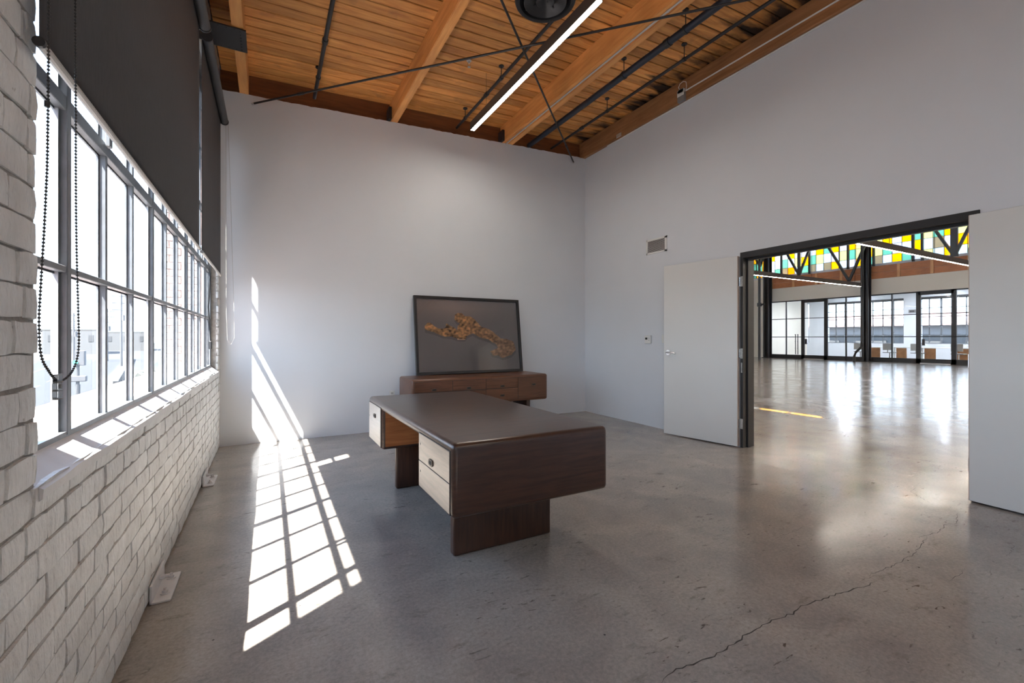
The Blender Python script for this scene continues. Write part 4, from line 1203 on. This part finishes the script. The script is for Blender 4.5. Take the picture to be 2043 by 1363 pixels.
# columns
def column(x, y, r, h, label):
    t = thing('steel_column', (x, y, 0), label, 'column')
    m = MB(); m.box(x - r, x + r, y - r * 0.2, y + r * 0.2, 0, h); m.box(x - r, x - r + 0.04, y - r, y + r, 0, h); m.box(x + r - 0.04, x + r, y - r, y + r, 0, h); m.build('column_shaft', BLACKMETAL, t)
    m = MB(); m.box(x - r - 0.06, x + r + 0.06, y - r - 0.06, y + r + 0.06, 0, 0.03); m.build('base_plate', BLACKMETAL, t)
def yat(px, x):
    return at_x(px, 700, x).y
column(26.6, yat(1728.5, 26.6), 0.15, HT, 'black steel column in the middle of the glass partition')
column(26.6, yat(1531.5, 26.6), 0.17, HT, 'black steel column at the left end of the glass partition')
t = thing('drain_pipe', (24.0, yat(1515, 24.0), 0), 'dark vertical drain pipe at the left end of the hall', 'pipe')
yy = yat(1515, 24.0)
m = MB(); m.tube((24, yy, 0), (24, yy, HT - 0.01), 0.065, 12); m.build('pipe_run', BLACKMETAL, t, smooth=True)
m = MB(); m.tube((24, yy, 2.95), (24, yy, 3.15), 0.11, 12); m.tube((24, yy, 3.0), (24, yy - 0.3, 3.1), 0.05, 8); m.build('pipe_fitting', BLACKMETAL, t)
t = thing('riser_pipe', (25.6, yat(1721, 25.6), 0), 'dark riser pipe with bent foot beside the middle column', 'pipe')
yy = yat(1719.5, 25.6)
m = MB(); m.path([(25.6, yy, HT - 0.01), (25.6, yy, 1.0), (25.6, yy + 0.02, 0.75), (25.6, yy + 0.25, 0.5), (25.6, yy + 0.32, 0.3), (25.6, yy + 0.33, 0.0)], 0.055, 10); m.build('pipe_run', BLACKMETAL, t, smooth=True)
# trusses under the clerestory: V webs with king posts
tr = thing('roof_truss', (22.1, 9, 4.3), 'black steel truss with V shaped webs in front of the coloured clerestory', 'truss')
XT = 26.15
for px, py in ((1516, 532), (1594, 549), (1694, 561), (1904, 511)):
    y = yat(px, XT); zb = at_x(px, py, XT).z
    hw = 0.78
    for s_ in (-1, 1):
        rise = HT - 0.1 - zb
        m = MB(); m.bar((XT, y, zb), (XT, y + s_ * hw * rise / 1.55 * (0.8 if s_ < 0 else 1.0), HT - 0.1), 0.09, 0.11); m.build('web_bar', TRUSSGREY, tr)
    if px != 1694:
        k = 0.12 if px == 1904 else 0.07
        m = MB(); m.box(XT - 0.05, XT + 0.05, y - k, y + k, zb - 0.02, HT - 0.1); m.build('king_post', TRUSSGREY, tr)
for px in (1559, 1615, 1692, 1743, 1822, 1840):
    y = yat(px, XT + 0.6); m = MB(); m.box(XT + 0.55, XT + 0.65, y - 0.045, y + 0.045, 4.82, HT); m.build('mullion_post', TRUSSGREY, tr)
m = MB(); m.box(XT - 0.07, XT + 0.07, YN, YL, HT - 0.14, HT - 0.02); m.build('top_chord', TRUSSGREY, tr)
# hall linear lamps
labs = ['second glowing linear lamp in the hall, ending at the middle column', 'nearest glowing linear lamp in the hall, at the top right of the doorway', 'farthest glowing linear lamp in the hall, at the left edge of the doorway']
for (yc, xa, xb), lb in zip(((10.57, 9.0, 24.25), (5.80, 11.5, 24.0), (15.3, 9.0, 18.6)), labs):
    t = linear_lamp(xa, xb, yc - 0.035, yc + 0.035, 3.6, 0.17, 'x', lb, HALLGLOW, 'hall linear lamps')
    for k in range(5):
        x = xa + 0.5 + k * (xb - xa - 1) / 4
        m = MB(); m.tube((x, yc, 3.79), (x, yc, HT), 0.008, 5); m.build('hanging_wire', BLACKMETAL, t)
for (yc, xa, xb), lb in zip(((1.0, 6, 24), (-2.8, 6, 24)), ('unseen fill lamp added in the hall right of the doorway view', 'unseen fill lamp added farthest right in the hall')):
    linear_lamp(xa, xb, yc - 0.06, yc + 0.06, 3.6, 0.12, 'x', lb, HALLGLOW, 'hall linear lamps')  # both lamps out of view, added for hall light only
# small fittings on the end wall
t = thing('fire_alarm', (24.9, YL, 2.0), 'small red fire alarm box on the cream end wall', 'alarm')
px_p = lambda px, py, y: (lambda u: ((lambda dx, dy, dz: Vector((y / dy * dx, y, 1.2 + y / dy * dz)))(math.sin(R(28.53)) + u * math.cos(R(28.53)), math.cos(R(28.53)) - u * math.sin(R(28.53)), (674.5 - py) / 892.3)))((px - 1021.5) / 892.3)
a = px_p(1508.5, 640, YL)
m = MB(); m.box(a.x - 0.08, a.x + 0.08, YL - 0.06, YL, a.z - 0.16, a.z + 0.16, 0.01); o = m.build('alarm_housing', REDPL, t)
m = MB(); m.box(a.x - 0.04, a.x + 0.04, YL - 0.075, YL - 0.06, a.z - 0.1, a.z - 0.02); m.build('alarm_lens', WHITEPL, t)
a = px_p(1506, 676, YL)
t = thing('wall_notice', (a.x, YL, a.z - 0.3), 'small printed notice with dark symbol on the cream end wall', 'sign')
m = MB(); m.box(a.x - 0.12, a.x + 0.12, YL - 0.015, YL, a.z - 0.28, a.z + 0.28); m.build('panel', WHITEPL, t)
m = MB(); m.box(a.x - 0.075, a.x + 0.02, YL - 0.02, YL - 0.014, a.z - 0.05, a.z + 0.22); m.box(a.x - 0.05, a.x + 0.07, YL - 0.02, YL - 0.014, a.z - 0.24, a.z - 0.12); m.build('printed_marks', BOXGREY, t)

# room behind the partition: outer wall with windows
XO = 33.0
wins = [(17.46, 17.6), (12.18, 16.32), (6.9, 11.42), (1.6, 6.1)]
m = MB(); m.box(XO, XO + 0.3, YN, YL, -0.1, 0.87); m.box(XO, XO + 0.3, YN, YL, 3.56, 4.35)
for a, b_ in ((16.32, 17.46), (11.42, 12.18), (6.1, 6.9), (YN, 1.6)): m.box(XO, XO + 0.3, a, b_, 0.87, 3.56)
struct(m.build('wall_outer', PLASTER, origin=(0, 0, 0)), 'white outer wall with factory windows behind the glass partition', 'wall')
for i, (a, b_) in enumerate(wins[:]):
    if b_ - a < 0.3:
        continue
    window('window_%d' % (5 + i), a, b_, 0.515, a + 0.515, 0.90, 5, 0.503, XO + 0.05, panes=False, hall=True, label=('first', 'wide', 'middle', 'rightmost')[i] + ' factory window beyond the glass partition')
t = thing('window_shade', (XO - 0.06, 14.25, 3.4), 'rolled dark shade at the head of the wide far window', 'blind')
m = MB(); m.tube((XO - 0.06, 12.2, 3.47), (XO - 0.06, 16.3, 3.47), 0.07, 10); m.build('shade_roll', BLACK, t)
t = thing('window_shade', (XO - 0.06, 9.2, 3.4), 'rolled dark shade at the head of the middle far window', 'blind')
m = MB(); m.tube((XO - 0.06, 6.95, 3.47), (XO - 0.06, 11.4, 3.47), 0.07, 10); m.build('shade_roll', BLACK, t)
m = None
t = thing('exit_sign', (XO - 0.02, 11.7, 2.4), 'small dark sign on the white pier between the far windows', 'sign')
a = at_x(1820, 621, XO - 0.02)
m = MB(); m.box(XO - 0.05, XO, a.y - 0.16, a.y + 0.16, a.z - 0.09, a.z + 0.09); m.build('sign_box', BOXGREY, t)
m = MB(); m.box(XO - 0.055, XO - 0.049, a.y - 0.11, a.y + 0.11, a.z - 0.03, a.z + 0.03); m.build('sign_face', BLACK, t)

for yc in (14.5, 10.0, 5.5):  # lamps added above the sight line to brighten the back room
    t = linear_lamp(28.2, 32.2, yc - 0.06, yc + 0.06, 3.95, 0.10, 'x', ('leftmost', 'middle', 'rightmost')[int((14.5 - yc) / 4.5)] + ' unseen linear lamp added to light the room behind the glass partition', BACKGLOW, 'added lamps behind the partition')
    for x in (28.6, 31.8):
        m = MB(); m.tube((x, yc, 4.04), (x, yc, 4.836), 0.006, 5); m.build('hanging_wire', BLACKMETAL, t)
# office desks and chairs behind the glass
def office_desk(x, y, label, w=1.5):
    t = thing('office_desk', (x, y, 0), label, 'desk', 'white office desks behind the glass partition')
    m = MB(); m.box(x - 0.4, x + 0.4, y - w / 2, y + w / 2, 0.70, 0.73, 0.004); m.build('desk_top', WHITEPL, t)
    for s_ in (-1, 1):
        for sx in (-1, 1):
            m = MB(); m.box(x + sx * 0.36 - 0.02, x + sx * 0.36 + 0.02, y + s_ * (w / 2 - 0.04) - 0.02, y + s_ * (w / 2 - 0.04) + 0.02, 0, 0.70); m.build('leg', WHITEPL, t)
    m = MB(); m.box(x - 0.39, x - 0.36, y + w * 0.10, y + w * 0.49, 0.14, 0.69, 0.004); m.build('wood_panel', ORANGEPANEL, t)
    return t
def office_chair(x, y, label):
    t = thing('office_chair', (x, y, 0), label, 'chair', 'office chairs behind the glass partition')
    m = MB(); m.box(x - 0.22, x + 0.22, y - 0.22, y + 0.22, 0.44, 0.48, 0.01); m.build('seat', BOXGREY, t)
    m = MB(); m.box(x - 0.23, x - 0.20, y - 0.21, y + 0.21, 0.58, 0.92, 0.008); m.build('backrest', HEM, t)
    m = MB(); m.tube((x, y, 0.08), (x, y, 0.44), 0.025, 8); m.tube((x - 0.215, y, 0.46), (x - 0.215, y, 0.62), 0.02, 6); m.build('stem', CHROME, t)
    m = MB()
    for k in range(5):
        a = k * 2 * math.pi / 5; m.bar((x, y, 0.09), (x + 0.27 * math.cos(a), y + 0.27 * math.sin(a), 0.05), 0.03, 0.03); m.ball((x + 0.27 * math.cos(a), y + 0.27 * math.sin(a), 0.03), 0.03)
    m.build('star_base', CHROME, t)
dl = ['office desk right beside the middle column, behind the glass', 'second office desk right of the middle column', 'third office desk right of the middle column, behind the door', 'rightmost office desk behind the glass', 'office desk hidden right of the doorway view']
for i, y in enumerate((11.30, 10.19, 9.07, 7.90)):
    office_desk(28.6, y, 'white ' + dl[i], 1.08)
cl_ = ['office chair left of the riser pipe behind the glass', 'office chair in front of the second desk', 'office chair in front of the third desk', 'office chair by the rightmost desk']
for i, (x, y) in enumerate(((28.1, 12.25), (27.85, 10.85), (27.85, 9.72), (27.85, 8.25))):
    office_chair(x, y, 'grey ' + cl_[i])

# ================================================================== outdoors
GZ = -4.2
m = MB(); v_ = [m.bm.verts.new(p) for p in ((-400, -200, GZ), (-0.95, -200, GZ), (-0.95, 600, GZ), (-400, 600, GZ))]; m.bm.faces.new(v_)
v_ = [m.bm.verts.new(p) for p in ((33.4, -300, GZ), (500, -300, GZ), (500, 500, GZ), (33.4, 500, GZ))]; m.bm.faces.new(v_)
g = m.build('ground', PAVING, origin=(0, 0, GZ)); struct(g, 'pale paved ground outside', 'ground')
def gp(px, py, z=GZ):
    f, th, hy = 892.3, R(28.53), 674.5
    u = (px - 1021.5) / f; t = (z - 1.2) / ((hy - py) / f)
    return Vector((t * (math.sin(th) + u * math.cos(th)), t * (math.cos(th) - u * math.sin(th)), z))
# road running away beside the building
d_ = Vector((-0.19, 0.98, 0)).normalized(); n_ = Vector((d_.y, -d_.x, 0))
o_ = gp(160, 798)
def strip(a0, a1, t0, t1, z, name, mt, h=0.0, parent=None):
    m = MB(); P = [o_ + n_ * a0 + d_ * t0, o_ + n_ * a1 + d_ * t0, o_ + n_ * a1 + d_ * t1, o_ + n_ * a0 + d_ * t1]
    m.prism([(p.x, p.y) for p in P], 2, GZ + z, GZ + z + max(h, 0.004)); return m.build(name, mt, parent)
road = strip(-20, 0.5, -90, 100, 0.01, 'road', ASPHALT); struct(road, 'asphalt road outside the window', 'road')
strip(-9.2, -9.0, 0, 100, 0.02, 'lane_line', ROADPAINT, 0, road)
for k in range(10): strip(-14.2, -14.0, 6 + k * 9, 10 + k * 9, 0.02, 'lane_dash', ROADPAINT, 0, road)
for k in range(10): strip(-4.9, -4.75, 6 + k * 9, 10 + k * 9, 0.02, 'lane_dash', ROADPAINT, 0, road)
for k in range(12): strip(-19 + k * 1.7, -18.2 + k * 1.7, -13, -7, 0.02, 'crosswalk_stripe', ROADPAINT, 0, road)
w_ = strip(-21, -20.4, -40, 95, 0.0, 'parapet', OUTCONC, 1.1); tag(w_, 'low concrete parapet on the far side of the road', 'wall')
w_ = strip(0.5, 2.4, -2, 95, 0.0, 'kerb', OUTCONC, 0.15); tag(w_, 'pale raised pavement kerb on the near side of the road', 'kerb')
w_ = strip(1.9, 2.3, 6, 95, 0.152, 'barrier', OUTCONC, 0.9); tag(w_, 'concrete barrier along the near pavement', 'wall')
m = MB(); rs = random.Random(9)
for k in range(26):
    p = o_ + n_ * rs.uniform(3.8, 5.8) + d_ * rs.uniform(9, 22); bmesh.ops.create_icosphere(m.bm, subdivisions=2, radius=rs.uniform(0.4, 0.9), matrix=Matrix.Translation((p.x, p.y, GZ + rs.uniform(0.2, 0.9))))
for v in m.bm.verts: v.co += Vector((noise.noise(v.co * 3), noise.noise(v.co * 3 + Vector((5, 0, 0))), noise.noise(v.co * 3 + Vector((0, 7, 0))))) * 0.3
tag(m.build('shrub', SHRUB), 'dusty low shrub beside the near pavement', 'shrub')
# traffic signal
s0 = gp(155, 798) + Vector((0, 0, 0.155))
t = thing('traffic_light', s0, 'traffic signal on a pale pole showing green at the road corner', 'traffic light')
m = MB(); m.tube(s0, s0 + Vector((0, 0, 3.4)), 0.12, 10); m.tube(s0, s0 + Vector((0, 0, 1.2)), 0.17, 10); m.build('pole', OUTWHITE, t)
m = MB(); m.box(s0.x - 0.15, s0.x + 0.5, s0.y - 0.2, s0.y + 0.25, GZ + 3.0, GZ + 4.3, 0.04); m.build('signal_head', POLEGREY, t)
m = MB(); m.box(s0.x - 0.5, s0.x + 0.6, s0.y - 0.2, s0.y + 0.2, GZ + 1.6, GZ + 2.1, 0.05); m.build('crossing_button_box', POLEGREY, t)
m = MB(); m.tube((s0.x - 0.1, s0.y - 0.3, GZ + 3.3), (s0.x - 0.1, s0.y - 0.2, GZ + 3.3), 0.17, 14); m.build('green_lens', GREENLIGHT, t)
# utility poles
def upole(px, ybase, ytop, dist, label):
    f, th = 892.3, R(28.53); u = (px - 1021.5) / f
    x, y = dist * (math.sin(th) + u * math.cos(th)), dist * (math.cos(th) - u * math.sin(th))
    zt = 1.2 + dist * (674.5 - ytop) / f
    t = thing('utility_pole', (x, y, GZ), label, 'pole')
    m = MB(); m.tube((x, y, GZ), (x, y, zt), 0.22, 8, 0.14); m.build('pole_shaft', POLEGREY, t)
    for k in range(3):
        z = zt - 0.6 - k * 1.3; m = MB(); m.bar((x - 1.3, y - 0.3, z), (x + 1.3, y + 0.3, z), 0.12, 0.14); m.build('cross_arm', POLEGREY, t)
    m = MB(); m.tube((x + 0.35, y, zt - 5.2), (x + 0.35, y, zt - 4.1), 0.28, 8); m.build('transformer', POLEGREY, t)
    return Vector((x, y, zt))
tops = [upole(147, 700, 624, 96, 'slim utility pole left, beyond the road'), upole(214, 690, 616, 105, 'utility pole with cross arms in the middle of the view outside'), upole(242, 680, 585, 84, 'tall utility pole right, seen through the third pane')]
t = thing('power_line', (tops[0].x, tops[0].y, tops[0].z - 1), 'thin power lines strung between the utility poles', 'cable')
m = MB()
for dz in (0.0, -1.2, -2.4):
    for a, b_ in zip(tops[:-1], tops[1:]): m.tube(a + Vector((0, 0, dz - 0.4)), b_ + Vector((0, 0, dz - 0.4)), 0.03, 4)
    m.tube(tops[0] + Vector((0, 0, dz - 0.4)), tops[0] + Vector((-60, 10, dz)), 0.03, 4); m.tube(tops[2] + Vector((0, 0, dz - 0.4)), tops[2] + Vector((14, 90, dz)), 0.03, 4)
m.build('cable_run', POLEGREY, t)
# low white buildings beyond
def low_building(px0, px1, ytop, dist, label, mt, wins_=0):
    f, th = 892.3, R(28.53)
    def P(px, d): u = (px - 1021.5) / f; return Vector((d * (math.sin(th) + u * math.cos(th)), d * (math.cos(th) - u * math.sin(th)), 0))
    a, b_ = P(px0, dist), P(px1, dist); zt = 1.2 + dist * (674.5 - ytop) / f
    c, e = P(px1, dist + 25), P(px0, dist + 25)
    t = thing('warehouse', ((a.x + b_.x) / 2, (a.y + b_.y) / 2, GZ), label, 'building')
    m = MB(); m.prism([(p.x, p.y) for p in (a, b_, c, e)], 2, GZ, zt - 0.6); m.build('wall', mt, t)
    m = MB(); q = (b_ - a).normalized() * 0.8
    m.prism([(p.x, p.y) for p in (a - q, b_ + q, c + q, e - q)], 2, zt - 0.6, zt); m.build('roof', OUTCONC, t)
    nrm = Vector((b_.y - a.y, a.x - b_.x, 0)).normalized()
    if nrm.dot(a) > 0: nrm = -nrm
    for k in range(wins_):
        s1 = a.lerp(b_, (k + 0.3) / wins_); s2 = a.lerp(b_, (k + 0.55) / wins_)
        m = MB(); m.prism([(p.x, p.y) for p in (s1 + nrm * 0.1, s2 + nrm * 0.1, s2 - nrm * 0.1, s1 - nrm * 0.1)], 2, zt - 4.2, zt - 2.0); m.build('window', OUTGREY, t)
low_building(84, 205, 657, 150, 'long low white warehouse beyond the road, left', OUTWHITE, 3)
low_building(206, 300, 662, 190, 'low white warehouse farther right beyond the road', OUTWHITE, 3)
low_building(60, 185, 651, 130, 'flat canopy roofed depot in front of the warehouse', OUTGREY, 0) if False else None
# long shed seen through the far windows
t = thing('shed', (70, 15, GZ), 'long shed with pale red roof edge seen through the far windows', 'building')
m = MB(); m.box(62, 80, -40, 70, GZ, 1.5); m.build('wall', OUTWHITE, t)
m = MB(); m.box(61.8, 80, -40, 70, 1.5, 2.55); m.build('upper_wall', SHEDGREY, t)
m = MB(); m.prism([(61, 2.5), (61, 2.7), (70, 4.2), (80, 2.6)], 1, -40, 70); m.build('roof', OUTROOF, t)
for k in range(22):
    m = MB(); m.box(61.75, 61.85, -38 + k * 4.8, -35 + k * 4.8, -0.6, 0.9); m.build('window', OUTGREY, t)
